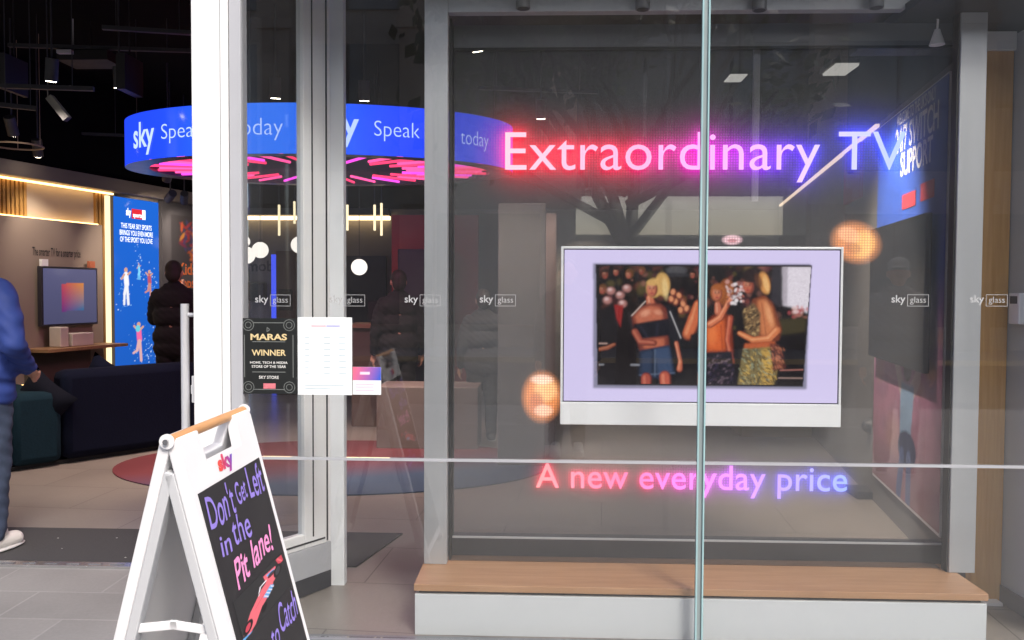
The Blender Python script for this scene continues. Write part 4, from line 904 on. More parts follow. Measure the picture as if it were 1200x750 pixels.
def athlete(x, y, s, shirt, leg, skin=(196, 150, 130), pose=0):
    cv.ell(x, y - 13 * s, 1.7 * s, 2.3 * s, skin); cv.seg(x, y - 9 * s, x + .6 * s, y, 2.3 * s, shirt)
    cv.seg(x - 1.6 * s, y - 9 * s, x - 4.2 * s, y - (12 if pose else 5) * s, .9 * s, skin); cv.seg(x + 1.8 * s, y - 9 * s, x + 4 * s, y - 11 * s, .9 * s, skin)
    cv.seg(x, y + 1 * s, x - 1.6 * s, y + 9 * s, 1.3 * s, leg); cv.seg(x - 1.6 * s, y + 9 * s, x - (5 if pose else 2) * s, y + (11 if pose else 18) * s, 1. * s, leg)
    cv.seg(x + 1 * s, y + 1 * s, x + 2 * s, y + 18 * s, 1.2 * s, leg)
athlete(141, 334, 1.25, (226, 226, 232), (220, 220, 226)); athlete(170, 332, 1.0, (176, 80, 96), (190, 130, 120), pose=1); athlete(157, 318, .55, (120, 200, 235), (120, 200, 235)); athlete(156, 398, 1.35, (222, 100, 150), (204, 160, 160), pose=1)
cv.ell(155, 385, 3, 4, (96, 190, 205))
cv.obj('picture', lambda p, q: LW.P(b0 + (b1 - b0) * (p - 127) / 56, zt_ + (zb_ - zt_) * (q - 236) / 204, .073), colattr('lightbox', 'emit', .75), root)
def wtext(items, off, mat, name, par, wall):
    its = []
    for s_, x0, y0, x1, h, o_2 in items:
        V, F = text_geo(s_, o_2); a_, z_ = wall.hit(x0, y0); b_ = wall.hit(x1, y0)[0]; its.append((fit(V, w=b_ - a_, h=h, x=a_, y=z_), F))
    for V, F in its: text_obj(name, V, F, wall.a, wall.u, ZA, wall.n, mat, par, off)
Mwt = emat('lit_white', (.9, .93, 1), 1.0)
wtext([('sky', 141, 255, 147, .11, .04), ('THIS YEAR SKY SPORTS', 135, 267, 171, .058, .006), ('BRINGS YOU EVEN MORE', 133.5, 275, 172.5, .058, .006), ('OF THE SPORT YOU LOVE', 134, 283, 172, .058, .006)], .078, Mwt, 'lettering', root, LW)
a_, z_ = LW.hit(148, 255); b_ = LW.hit(160, 255)[0]; c_ = LW.hit(164, 255)[0]
mb = MB(); mb.slab(LW.a, LW.u, ZA, LW.n, a_, b_, z_ - .01, z_ + .1, .074, .076); mb.build('emblem', emat('sports_red', lin((196, 40, 50)), .9), root)
mb = MB(); mb.slab(LW.a, LW.u, ZA, LW.n, b_ + .005, c_, z_ - .01, z_ + .1, .074, .076); mb.build('emblem', Mwt, root)
wtext([('sports', 149, 256, 159.5, .06, .03)], .079, Mwt, 'lettering', root, LW)

# wall television with shelf
a0_, a1_ = LW.hit(28, 340)[0], LW.hit(95, 340)[0]; zt2, zb2 = LW.hit(60, 313)[1], LW.hit(60, 381)[1]
root = empty('wall_television', LW.P(a0_, zb2, .13), 'dark framed television on the warm left wall showing a coloured square', 'television')
mb = MB(); mb.slab(LW.a, LW.u, ZA, LW.n, a0_, a1_, zb2, zt2, .16, .21); mb.build('body', pmat('tv_dark', (.03, .03, .04), .4), root, bevel=.004)
mb = MB(); mb.slab(LW.a, LW.u, ZA, LW.n, a0_ + .2, a1_ - .2, zb2 + .1, zt2 - .1, .1301, .1599); mb.build('bracket', M_dark, root)
cv = Canvas(0, 1, 0, 1, 70, 50, (92, 92, 128)); cv.c *= (1.1 - .3 * cv.Y)[..., None]
sq = cv.pmask([(.32, .27), (.74, .25), (.74, .76), (.32, .78)])
k_ = np.clip((cv.X - .32) / .42, 0, 1)[..., None]; y_ = np.clip((cv.Y - .27) / .5, 0, 1)[..., None]
gr = np.array(lin((196, 66, 90))) * (1 - k_) * (1 - y_) + np.array(lin((220, 140, 70))) * k_ * (1 - y_) + np.array(lin((120, 50, 120))) * (1 - k_) * y_ + np.array(lin((30, 110, 160))) * k_ * y_
cv.c = cv.c * (1 - sq[..., None]) + gr * sq[..., None]
cv.obj('screen', lambda p, q: LW.P(a0_ + .02 + (a1_ - a0_ - .04) * p, zt2 - .02 + (zb2 - zt2 + .04) * q, .213), colattr('wall_tv', 'emit', .5), root)
mb = MB(); mb.slab(LW.a, LW.u, ZA, LW.n, a0_ + .02, a0_ + .1, zt2 + .002, zt2 + .07, .17, .2); mb.build('price_tag', M_white, root)
mb = MB(); mb.slab(LW.a, LW.u, ZA, LW.n, a1_ - .1, a1_ - .02, zt2 + .002, zt2 + .07, .17, .2); mb.build('price_tag', pmat('tag_red', (.4, .12, .06), .6), root)
s0, s1 = LW.hit(10, 402)[0], LW.hit(108, 402)[0]; zsv = LW.hit(70, 404)[1]
root = empty('wall_shelf', LW.P(s0, zsv, .13), 'thin wooden shelf below the wall television', 'shelf')
mb = MB(); mb.slab(LW.a, LW.u, ZA, LW.n, s0, s1, zsv - .03, zsv, .131, .46); mb.build('board', woodmat('shelf_oak', lin((140, 106, 74)), lin((160, 124, 90))), root)
mb = MB(); mb.slab(LW.a, LW.u, ZA, LW.n, s0 + .05, s1 - .25, zsv - .5, zsv - .031, .131, .2); mb.build('apron', pmat('apron', lin((96, 84, 74)), .8), root)
for pa_, pb_, h_, lb in ((38, 48, .2, 'white upright box at the near end of wall shelf'), (52, 78, .13, 'long pale speaker box on the wall shelf under the television')):
    a_, b_ = LW.hit(pa_, 395)[0], LW.hit(pb_, 395)[0]
    mb = MB(); mb.slab(LW.a, LW.u, ZA, LW.n, a_, b_, zsv + .002, zsv + h_, .2, .34); tag(mb.build('product_box', pmat('box_white', (.62, .56, .5), .6), bevel=.008), lb, 'box')

# sofa
sa, sb = G(14, 556), G(238, 522)
sdir = (sb - sa); sdir.z = 0; SL = sdir.length; sdir.normalize(); sn = Vector((sdir.y, -sdir.x, 0)); sn = sn if sn.y < 0 else -sn
root = empty('sofa', sa, 'large dark navy sofa seen from behind in the shop entrance', 'sofa')
Mn = pmat('navy_fabric', (.003, .0045, .014), .95, var=.3, scale=50, bump=.2, spec=.12); Mn_lit = pmat('lit_navy_fabric', (.007, .021, .032), .95, var=.25, scale=50, bump=.2, spec=.12)  # second fabric is the same navy with light put into its colour
mb = MB(); mb.slab(sa, sdir, ZA, sn, .42, SL, .04, .80, -.28, -.02); mb.build('backrest', Mn, root, bevel=.07, smooth=True)
mb = MB(); mb.slab(sa, sdir, ZA, sn, .0, SL, .04, .42, -1.0, -.285); mb.build('seat', Mn, root, bevel=.05, smooth=True)
mb = MB(); mb.slab(sa, sdir, ZA, sn, .02, .415, .04, .64, -1.0, -.02); mb.build('armrest', Mn_lit, root, bevel=.06, smooth=True)
mb = MB(); mb.slab(sa, sdir, ZA, sn, -.5, .01, .04, .40, -1.0, -.06); mb.build('chaise', Mn_lit, root, bevel=.05, smooth=True)
mb = MB(); mb.slab(sa, sdir, ZA, sn, -.45, SL - .05, .006, .039, -.95, -.1); mb.build('plinth', M_black, root)
def cushion(px, py, d, w_, ang, lb):
    q = D(px, py, d); mb = MB(); n_ = 10; g = {}
    rot = Matrix.Rotation(ang, 3, Vector((0, 1, 0)))
    for sgn in (-1, 1):
        for i in range(n_ + 1):
            for j in range(n_ + 1):
                a_, b_ = i / n_ * 2 - 1, j / n_ * 2 - 1; e = (1 - a_ ** 4) * (1 - b_ ** 4)
                pinch = 1 - .12 * (1 - abs(a_)) * 0 - .10 * (1 - b_ * b_) * abs(a_) - .10 * (1 - a_ * a_) * abs(b_)
                g[sgn, i, j] = mb.bm.verts.new(q + rot @ Vector((a_ * w_ / 2 * pinch, sgn * (.005 + .085 * e ** .6), b_ * w_ / 2 * pinch)))
        for i in range(n_):
            for j in range(n_): mb.bm.faces.new((g[sgn, i, j], g[sgn, i + 1, j], g[sgn, i + 1, j + 1], g[sgn, i, j + 1]))
    bmesh.ops.remove_doubles(mb.bm, verts=mb.bm.verts, dist=.012)
    tag(mb.build('sofa_cushion', Mn if px > 80 else pmat('dark_cushion', (.007, .008, .014), .95, spec=.1), smooth=True, origin=q), lb, 'cushion', 'cushions on the navy sofa')
cushion(122, 449, 7.75, .42, R(30), 'dark pointed cushion peeping over middle of the sofa back')
cushion(48, 472, 7.2, .46, R(38), 'dark cushion leaning at the armrest end of the sofa')

# rug under the ring
rgc = G(392, 545); Ra, Rb = .252 * (rgc - CAMLOC).dot(rv), 1.12
mrug = bpy.data.materials.new('rug'); mrug.use_nodes = True; t = mrug.node_tree; N = t.nodes; L = t.links; b_ = N['Principled BSDF']
tc = N.new('ShaderNodeTexCoord'); vd = N.new('ShaderNodeVectorMath'); vd.operation = 'DOT_PRODUCT'; vd.inputs[1].default_value = (.2, -.46, 0); ad = N.new('ShaderNodeMath'); ad.operation = 'ADD'; ad.inputs[1].default_value = .5
cr = N.new('ShaderNodeValToRGB'); L.new(tc.outputs['Object'], vd.inputs[0]); L.new(vd.outputs['Value'], ad.inputs[0]); L.new(ad.outputs[0], cr.inputs[0])
cr.color_ramp.elements[0].position = .42; cr.color_ramp.elements[0].color = (*lin((98, 40, 46)), 1); cr.color_ramp.elements[1].position = .82; cr.color_ramp.elements[1].color = (*lin((52, 72, 98)), 1)
e_ = cr.color_ramp.elements.new(.6); e_.color = (*lin((88, 52, 70)), 1)
L.new(cr.outputs[0], b_.inputs['Base Color']); b_.inputs['Roughness'].default_value = .95
mb = MB(); mb.prism([(Ra * math.cos(i * 6.2832 / 80), Rb * math.sin(i * 6.2832 / 80)) for i in range(80)], Vector((rgc.x, rgc.y, .006)), ru, rv, ZA, .008)
tag(mb.build('rug', mrug, origin=(rgc.x, rgc.y, .006)), 'oval rug fading from red to blue under the ring sign', 'rug')

# pendant globes and light sticks
groups = 'white globe lamps hanging near the back wall'
first = None
for px, py, rp, d, lb in ((305, 293, 9.5, 10.2, 'white globe lamp above the award poster, right one of the close trio'), (289, 299, 10, 9.6, 'lowest white globe lamp against the white door post'), (286, 283, 7, 10.8, 'small far white globe lamp beside the white door post'),
                          (351, 287, 10, 9.8, 'upper white globe lamp at the glass door frame'), (360, 304, 9, 10.6, 'lower white globe lamp half behind the glass door frame'), (421, 313, 9.5, 10.2, 'single white globe lamp left of the grey window post')):
    q = D(px, py, d); r_ = rp / 1000 * d; root = empty('globe_lamp', q, lb, 'pendant lamp', groups)
    mb = MB(); mb.ball(q, r_); mb.build('globe', emat('globe_glow', (1, .90, .82), .95), root, smooth=True)
    mb = MB(); mb.tube(q + Vector((0, 0, r_ - .002)), Vector((q.x, q.y, 3.75)), .004, seg=6); mb.tube(q + Vector((0, 0, r_ - .01)), q + Vector((0, 0, r_ + .03)), .02, seg=10); mb.build('cord', M_dark, root)
for px, ya, yb, d in ((287, 240, 268, 9), (327, 240, 276, 9), (407, 240, 270, 9), (439, 240, 270, 9), (447, 238, 276, 9), (531, 239, 281, 8.5), (345, 236, 262, 9.4)):
    q0, q1 = D(px, ya, d), D(px, yb, d); q1.x = q0.x; q1.y = q0.y
    root = empty('stick_lamp', q1, 'thin upright warm light stick hanging before the back wall', 'stick lamp', 'upright light sticks hanging in the shop')
    mb = MB(); mb.tube(q1, q0, .013, seg=8); mb.build('tube', emat('stick_warm', (1, .82, .52), 1.0), root)
    mb = MB(); mb.tube(q0, Vector((q0.x, q0.y, 3.75)), .003, seg=6); mb.build('cord', M_dark, root)

# coloured partition, counter, column, display units
def dbox(name, x0, y0, x1, y1, d, thick, mat, label, cat, floor=False, bevel=0., group=None):
    A_, B_ = U(x0, y1, d), U(x1, y0, d)
    mb = MB(); mb.box(A_.x, B_.x, d, d + thick, .006 if floor else A_.z, B_.z)
    o = mb.build(name, mat, bevel=bevel); tag(o, label, cat, group); return o
dbox('red_partition', 459, 252, 560, 500, 9.6, .12, pmat('red_paint', lin((150, 60, 62)), .7), 'dull red partition wall behind the grey window post', 'partition', True)
dbox('dark_cabinet', 466, 292, 530, 430, 9.3, .25, pmat('slate_blue', lin((44, 46, 58)), .6), 'tall dark slate cabinet standing against the red partition', 'cabinet', True, .01)
dbox('low_counter', 441, 454, 560, 500, 7.9, .5, pmat('pinkish_white', lin((112, 99, 94)), .6), 'low pale pinkish counter beyond the rug', 'counter', True, .01)
root = empty('sales_counter', U(432, 430, 9.2), 'brown sales counter with a small till before the back wall', 'counter')
A_, B_ = U(412, 430, 9.2), U(452, 380, 9.2); mb = MB(); mb.box(A_.x, B_.x, 9.2, 9.7, .006, B_.z - .04); mb.build('body', pmat('counter_brown', lin((96, 80, 72)), .6), root)
mb = MB(); mb.box(A_.x - .06, B_.x + .03, 9.15, 9.75, B_.z - .039, B_.z); mb.build('top', woodmat('counter_oak', lin((150, 118, 88)), lin((170, 136, 104))), root)
q = U(442, 370, 9.4); mb = MB(); mb.box(q.x - .1, q.x + .1, 9.4, 9.43, B_.z + .04, B_.z + .25); mb.box(q.x - .02, q.x + .02, 9.41, 9.44, B_.z + .001, B_.z + .045); tag(mb.build('till_screen', M_black), 'small black till screen on the brown sales counter', 'screen')
dbox('pale_column', 583, 238, 640, 480, 7.2, .5, pmat('column_white', lin((134, 130, 130)), .6), 'pale square column in the shop left of the television', 'column', True, .01)
dbox('poster_column', 629, 250, 652, 480, 8.2, .3, pmat('column_rose', lin((100, 82, 78)), .6), 'narrow rose coloured column beyond the pale column', 'column', True)
root = empty('device_display', U(330, 380, 11.9), 'upright dark device display with blue light strip by back wall', 'display stand')
A_, B_ = U(324, 420, 11.9), U(346, 294, 11.9); mb = MB(); mb.box(A_.x, B_.x, 11.9, 12.3, .006, B_.z); mb.build('cabinet', pmat('rust_brown', lin((84, 58, 50)), .5), root)
A2, B2 = U(317, 420, 11.9), U(323.5, 298, 11.9); mb = MB(); mb.box(A2.x, B2.x, 11.95, 12.1, .006, B2.z); mb.build('light_strip', emat('blue_strip', lin((70, 90, 250)), .8), root)
mb = MB(); mb.box(A_.x + .04, B_.x - .04, 11.885, 11.898, 1.2, 1.5); mb.build('panel', M_black, root)
for px, lb in ((299, 'small black speaker on back wall under the mobile lettering'),):
    q = U(px, 343, 12.4); mb = MB(); mb.box(q.x - .13, q.x + .13, 12.4, 12.58, q.z - .13, q.z + .16); tag(mb.build('wall_speaker', M_black, bevel=.04), lb, 'speaker')
dbox('dark_doorway', 405, 300, 452, 420, 12.5, .09, M_dark, 'dark doorway recess in the grey back wall', 'doorway', True)
# red lounge chair right, umber cabinet
root = empty('tub_chair', G(1003, 500), 'dark red tub chair on one leg beyond the television', 'chair')
q = G(1003, 500); mb = MB(); mb.tube(q + Vector((0, 0, .40)), q + Vector((0, 0, .52)), .2, .26, 24); mb.build('seat', pmat('wine_fabric', lin((112, 40, 44)), .85), root, bevel=.03, smooth=True)
mb = MB()
prof = [(math.cos(a_) * .27, math.sin(a_) * .27) for a_ in np.linspace(-.3, math.pi + .3, 18)] ; prof2 = [(math.cos(a_) * .22, math.sin(a_) * .22) for a_ in np.linspace(math.pi + .3, -.3, 18)]
mb.prism(prof + prof2, q + Vector((0, 0, .50)), XA, -YA, ZA, .42); mb.build('backrest', MATS['wine_fabric'], root, bevel=.01)
mb = MB(); mb.tube(q, q + Vector((0, 0, .03)), .2, .18, 20); mb.tube(q + Vector((0, 0, .03)), q + Vector((0, 0, .40)), .025, seg=10); mb.build('pedestal', M_steel, root)
dbox('yellow_cabinet', 868, 470, 952, 560, 8.8, .5, pmat('ochre_front', lin((120, 100, 62)), .6), 'ochre low cabinet at the back under the television', 'cabinet', True)
root = empty('barrier_stand', G(1030, 585), 'thin chrome stand on dark foot by the poster wall', 'stand')
q = G(1026, 582); mb = MB(); mb.tube(q + Vector((0, 0, .012)), q + Vector((0, 0, .47)), .013, seg=12); mb.build('pole', M_steel, root)
mb = MB(); mb.box(q.x - .18, q.x + .08, q.y - .12, q.y + .12, .006, .06); mb.build('foot', M_dark, root, bevel=.01)
mb = MB(); mb.ball(q + Vector((-.03, 0, .52)), .075, 1.1, .8, .8); mb.build('head', M_softblack, root, smooth=True)

# posters on the right wall
def rpos(px, py, off=0.): a_, z_ = RW.hit(px, py); return RW.P(a_, z_, off)
pa0, pa1 = RW.hit(1113, 300)[0], RW.hit(1031, 300)[0]
root = empty('wall_poster', RW.P(pa1, .2), 'tall blue and pink poster with white SWITCH SUPPORT words and leaping figure', 'poster')
mb = MB(); mb.slab(RW.a, RW.u, ZA, RW.n, pa0, pa1, .2, ZR - .05, .002, .02); mb.build('board', M_white, root)
cv = Canvas(0, 1, 0, 1, 110, 190, (48, 84, 180))
kk = np.clip((cv.Y - .42) / .16, 0, 1)[..., None]; cv.c = cv.c * (1 - kk) + np.array(lin((178, 118, 150))) * kk
kk = np.clip((cv.Y - .72) / .25, 0, 1)[..., None]; cv.c = cv.c * (1 - kk) + np.array(lin((150, 110, 120))) * kk
for i in range(16): cv.ell(rnd.uniform(0, 1), rnd.uniform(.55, .98), rnd.uniform(.06, .2), rnd.uniform(.02, .06), rnd.choice([(196, 140, 160), (150, 100, 130), (206, 160, 130), (120, 96, 130)]), .35, 0, .9)
for i in range(8): cv.ell(rnd.gauss(.80, .08), rnd.gauss(.64, .03), .07, .02, (214, 170, 110), .35, 0, .9)
SK, SH, BAG = (206, 180, 176), (140, 172, 206), (38, 48, 92)
cv.seg(.50, .73, .34, .61, .028, SK); cv.seg(.34, .61, .28, .56, .02, SK); cv.seg(.60, .73, .72, .67, .026, SK)
cv.poly([(.47, .70), (.66, .70), (.62, .84), (.46, .84)], SH, 1, .8); cv.ell(.56, .665, .06, .03, (90, 60, 60)); cv.ell(.57, .64, .04, .035, (100, 66, 66), 1, 20)
cv.ell(.57, .865, .13, .045, BAG); cv.poly([(.46, .84), (.66, .84), (.68, .89), (.46, .89)], BAG, 1, 1)
cv.seg(.50, .90, .46, .985, .035, (80, 96, 150)); cv.seg(.60, .90, .60, .985, .035, (96, 110, 160))
cv.noise(.05, 2)
cv.obj('picture', lambda p, q: RW.P(pa1 + (pa0 - pa1) * p, (ZR - .06) + (.22 - ZR + .06) * q, .0225), colattr('print'), root)
def rtext(items, off, mat, name, par):
    its = []
    for s_, x0, y0, x1, h, o_2 in items:
        V, F = text_geo(s_, o_2); a_, z_ = RW.hit(x0, y0); b_ = RW.hit(x1, y0)[0]
        its.append((fit(V, w=a_ - b_, h=h, x=-a_, y=z_), F))
    for V, F in its: text_obj(name, V, F, RW.a, -RW.u, ZA, RW.n, mat, par, off)
rtext([("WELCOME TO THE UK'S ONLY", 1056, 149, 1102, .075, .02), ('24/7 SWITCH', 1054, 182, 1105, .16, .02), ('SUPPORT', 1060, 208, 1098, .15, .02)], .025, pmat('poster_white', (.8, .82, .86), .6), 'lettering', root)
a_, z_ = RW.hit(1062, 246); b_ = RW.hit(1078, 246)[0]; c_, d_ = RW.hit(1084, 246)[0], RW.hit(1100, 246)[0]
mb = MB(); mb.slab(RW.a, RW.u, ZA, RW.n, b_, a_, z_, z_ + .09, .024, .026); mb.slab(RW.a, RW.u, ZA, RW.n, d_, c_, z_ + .01, z_ + .11, .024, .026); mb.build('emblem', pmat('poster_red', lin((190, 50, 66)), .6), root)
# dark wall screen
s0_, s1_ = RW.hit(1103, 340)[0], RW.hit(1034, 340)[0]
zt3, zb3 = RW.hit(1103, 249)[1], RW.hit(1103, 439)[1]
root = empty('wall_screen', RW.P(s1_, zb3, .02), 'switched off dark screen mounted on the tall blue and pink poster', 'screen')
mb = MB(); mb.slab(RW.a, RW.u, ZA, RW.n, s0_, s1_, zb3, zt3, .05, .085); mb.build('body', pmat('screen_black', (.012, .012, .014), .12, var=.1), root, bevel=.006)
mb = MB(); mb.slab(RW.a, RW.u, ZA, RW.n, s0_ + .3, s1_ - .3, zb3 + .2, zt3 - .2, .0235, .0499); mb.build('bracket', M_dark, root)
# small red wall sign further in
a_, z_ = RW.hit(1012, 215); b_ = RW.hit(993, 215)[0]
root = empty('hanging_sign', RW.P(a_, z_), 'small red sign on the pale wall beyond the blue poster', 'sign')
mb = MB(); mb.slab(RW.a, RW.u, ZA, RW.n, a_, b_, z_ - .1, z_ + .32, .002, .03); mb.build('board', pmat('sign_red', lin((150, 44, 66)), .6), root)

# ceiling tracks and spot heads
tr_specs = [((10, 57), (228, 60), 7.0), ((-60, 100), (110, 108), 6.0), ((50, 157), (150, 160), 9.0), ((120, 40), (226, 36), 6.2), ((0, 127), (42, 128), 5.8), ((830, 22), (1000, 20), 6.5), ((560, 110), (700, 105), 8.0)]
for (x0, y0), (x1, y1), d in tr_specs:
    q0, q1 = D(x0, y0, d), D(x1, y1, d * 1.02); zz = (q0.z + q1.z) / 2; q0.z = q1.z = min(zz, 3.6)
    root = empty('lighting_track', (q0 + q1) / 2, 'thin dark lighting track hung below the black ceiling', 'lighting track', 'lighting tracks below the black ceiling')
    dd = (q1 - q0).normalized(); nv = dd.cross(ZA); mb = MB(); mb.slab(q0, dd, nv, ZA, 0, (q1 - q0).length, -.018, .018, 0, .03); mb.build('rail', pmat('track_grey', (.035, .035, .04), .6), root)
    for f_ in (.15, .85): mb = MB(); p_ = q0.lerp(q1, f_); mb.tube(p_ + Vector((0, 0, .03)), Vector((p_.x, p_.y, 3.75)), .004, seg=6); mb.build('cable', M_dark, root)
aims = [((16, 158), 7.2, (60, 330)), ((45, 183), 8.0, (70, 420)), ((195, 211), 8.6, (160, 330)), ((197, 234), 9.4, (150, 300)), ((216, 237), 10., (215, 320)), ((323, 115), 6.8, (330, 560)), ((427, 118), 7.0, (430, 560)), ((634, 139), 7.4, (640, 560)), ((1096, 56), 7.6, (900, 480)),
        ((140, 103), 6.6, (150, 560)), ((60, 95), 6.2, (40, 560)), ((690, 234), 11.5, (690, 420)), ((900, 40), 5.3, (1080, 520)), ((560, 60), 6.0, (610, 380))]  # last two: unseen lamps added to brighten the poster and the column
places = ['above the wall television', 'over the wall shelf', 'just under the blue ring', 'above the blue light box', 'above the dark heart wall', 'over the rug above the award poster', 'over the rug beside the jamb', 'left of the headline', 'beside the bell lamp', 'near the white door post', 'high over the sofa end', 'far behind the tree reflection', 'added to brighten the tall blue poster', 'added to brighten the pale column']
ens = [26, 28, 60, 26, 16, 150, 150, 200, 240, 110, 90, 180, 480, 130]
for ((px, py), d, (ax, ay)), pl, en_ in zip(aims, places, ens):
    q = D(px, py, d); tg = D(ax, ay, d * 1.12); tg.z = max(.0, tg.z); dr = (tg - q).normalized()
    root = empty('track_spotlight', q, 'small lit track spotlight ' + pl, 'spotlight', 'track spotlights in the shop')
    mb = MB(); mb.tube(q - dr * .16, q, .045, seg=16); mb.build('housing', M_dark, root, smooth=True)
    mb = MB(); mb.tube(q + dr * .001, q + dr * .004, .036, seg=14); mb.build('lens', M_lens, root)
    mb = MB(); mb.tube(q - dr * .08, Vector((q.x - dr.x * .08, q.y - dr.y * .08, 3.75)), .008, seg=6); mb.build('stem', M_dark, root)
    sp_ = bpy.data.lights.new('spot_beam', 'SPOT'); sp_.energy = en_; sp_.spot_size = R(75); sp_.spot_blend = .8; sp_.shadow_soft_size = .04; sp_.color = (1, .84, .68)
    so2 = bpy.data.objects.new('spot_beam', sp_); COL.objects.link(so2); so2.rotation_mode = 'QUATERNION'; so2.rotation_quaternion = dr.to_track_quat('-Z', 'Y'); so2.location = dr * .02; so2.parent = root
# ceiling ducts and panels seen in the dark
for i, (x0, y0, x1, y1, d, g_, lb) in enumerate(((66, 58, 83, 62, 7., .5, 'small pale ceiling box above the entrance'), (66, 59, 127, 70, 7.05, .012, 'wide dark ceiling duct beside the small pale box'), (0, 62, 6, 104, 6.5, .02, 'dark hanging duct at the far left under ceiling'), (136, 62, 147, 104, 6.5, .02, 'dark hanging drop duct left of the white post'))):
    A_, B_ = D(x0, y1, d), D(x1, y0, d); mb = MB(); mb.box(min(A_.x, B_.x), max(A_.x, B_.x), A_.y, A_.y + .3, A_.z, B_.z); mb.tube(((A_.x + B_.x) / 2, A_.y + .15, B_.z - .01), ((A_.x + B_.x) / 2, A_.y + .15, 3.75), .006, seg=6)
    tag(mb.build('ceiling_box', pmat('cbox%d' % i, (g_, g_, g_ * 1.05), .6)), lb, 'ceiling box')
q0, q1 = D(56, 113, 6.4), D(77, 139, 6.4); mb = MB(); dd = (q1 - q0).normalized(); mb.slab(q0, dd, dd.cross(YA), YA, 0, (q1 - q0).length, -.025, .025, 0, .05); mb.tube(q0, Vector((q0.x, q0.y, 3.75)), .005, seg=6)
tag(mb.build('ceiling_bar', pmat('bar_grey', (.05, .05, .055), .5)), 'tilted grey bar hanging in the dark ceiling', 'ceiling bar')
q = D(20, 171, 7.6); mb = MB()
for i in range(40):
    a_, b_ = 2 * math.pi * i / 40, 2 * math.pi * (i + 1) / 40; mb.tube(q + Vector((.21 * math.cos(a_), .21 * math.sin(a_), 0)), q + Vector((.21 * math.cos(b_), .21 * math.sin(b_), 0)), .008, seg=6, caps=False)
for a_ in (0, 2.1, 4.2): mb.tube(q + Vector((.21 * math.cos(a_), .21 * math.sin(a_), 0)), q + Vector((.21 * math.cos(a_), .21 * math.sin(a_), 3.75 - q.z)), .003, seg=6)
tag(mb.build('ceiling_hoop', pmat('hoop', (.3, .22, .16), .4)), 'thin metal hoop hung under the ceiling at the far left', 'hoop')
# glowing panels standing in for lights mirrored in the glass
for px, py, d, lb in ((985, 83, 6.9, 'glowing panel standing in for a mirrored light, above the blue V'), (862, 92, 9.0, 'glowing panel standing in for a mirrored light, beside the glass joint')):
    q = D(px, py, d); root = empty('mirrored_light_panel', q, lb, 'mirrored light', 'panels standing in for mirrored lights')
    mb = MB(); mb.box(q.x - .09, q.x + .09, q.y - .16, q.y + .16, q.z, q.z + .02); mb.build('diffuser', emat('panel_glow', (1, .95, .88), .5), root)
    mb = MB(); mb.box(q.x - .11, q.x + .11, q.y - .18, q.y + .18, q.z + .021, q.z + .06); mb.tube(q + Vector((0, 0, .06)), Vector((q.x, q.y, 3.75)), .006, seg=6); mb.build('housing', M_dark, root)

# ================================================================ PEOPLE
def capsule(bm, p0, r0, p1, r1, flat=1., seg=14):
    p0, p1 = Vector(p0), Vector(p1); ax = (p1 - p0); L_ = ax.length; q = ax.to_track_quat('Z', 'Y') if L_ > 1e-6 else Quaternion()
    rings = []
    for k in range(1, 5): a_ = -math.pi / 2 + k * math.pi / 2 / 4.; rings.append((r0 * math.cos(a_), r0 * math.sin(a_)))
    for k in range(0, 4): a_ = k * math.pi / 2 / 4.; rings.append((r1 * math.cos(a_), L_ + r1 * math.sin(a_)))
    vs = []
    for r_, z_ in rings: vs.append([bm.verts.new(p0 + q @ Vector((r_ * math.cos(2 * math.pi * i / seg), r_ * flat * math.sin(2 * math.pi * i / seg), z_))) for i in range(seg)])
    for A_, B_ in zip(vs, vs[1:]):
        for i in range(seg): bm.faces.new((A_[i], A_[(i + 1) % seg], B_[(i + 1) % seg], B_[i]))
    b_ = bm.verts.new(p0 + q @ Vector((0, 0, -r0))); t_ = bm.verts.new(p1 + q @ Vector((0, 0, r1)))
    for i in range(seg): bm.faces.new((b_, vs[0][(i + 1) % seg], vs[0][i])); bm.faces.new((t_, vs[-1][i], vs[-1][(i + 1) % seg]))
def fused(caps, balls, voxel, smooth=4):
    mb = MB()
    for c in caps: capsule(mb.bm, *c)
    for c in balls: mb.ball(*c[:2], *c[2:])
    bmesh.ops.recalc_face_normals(mb.bm, faces=mb.bm.faces)
    me = bpy.data.meshes.new('tmp'); mb.bm.to_mesh(me); mb.bm.free(); o = bpy.data.objects.new('tmp', me); COL.objects.link(o)
    r_ = o.modifiers.new('r', 'REMESH'); r_.mode = 'VOXEL'; r_.voxel_size = voxel
    s_ = o.modifiers.new('s', 'SMOOTH'); s_.iterations = smooth; s_.factor = .5
    bpy.context.view_layer.update()
    m2_ = bpy.data.meshes.new_from_object(o.evaluated_get(_depsgraph())); bpy.data.objects.remove(o); bpy.data.meshes.remove(me); return m2_
SKIN = pmat('skin', lin((196, 146, 122)), .55, var=.06, scale=20)
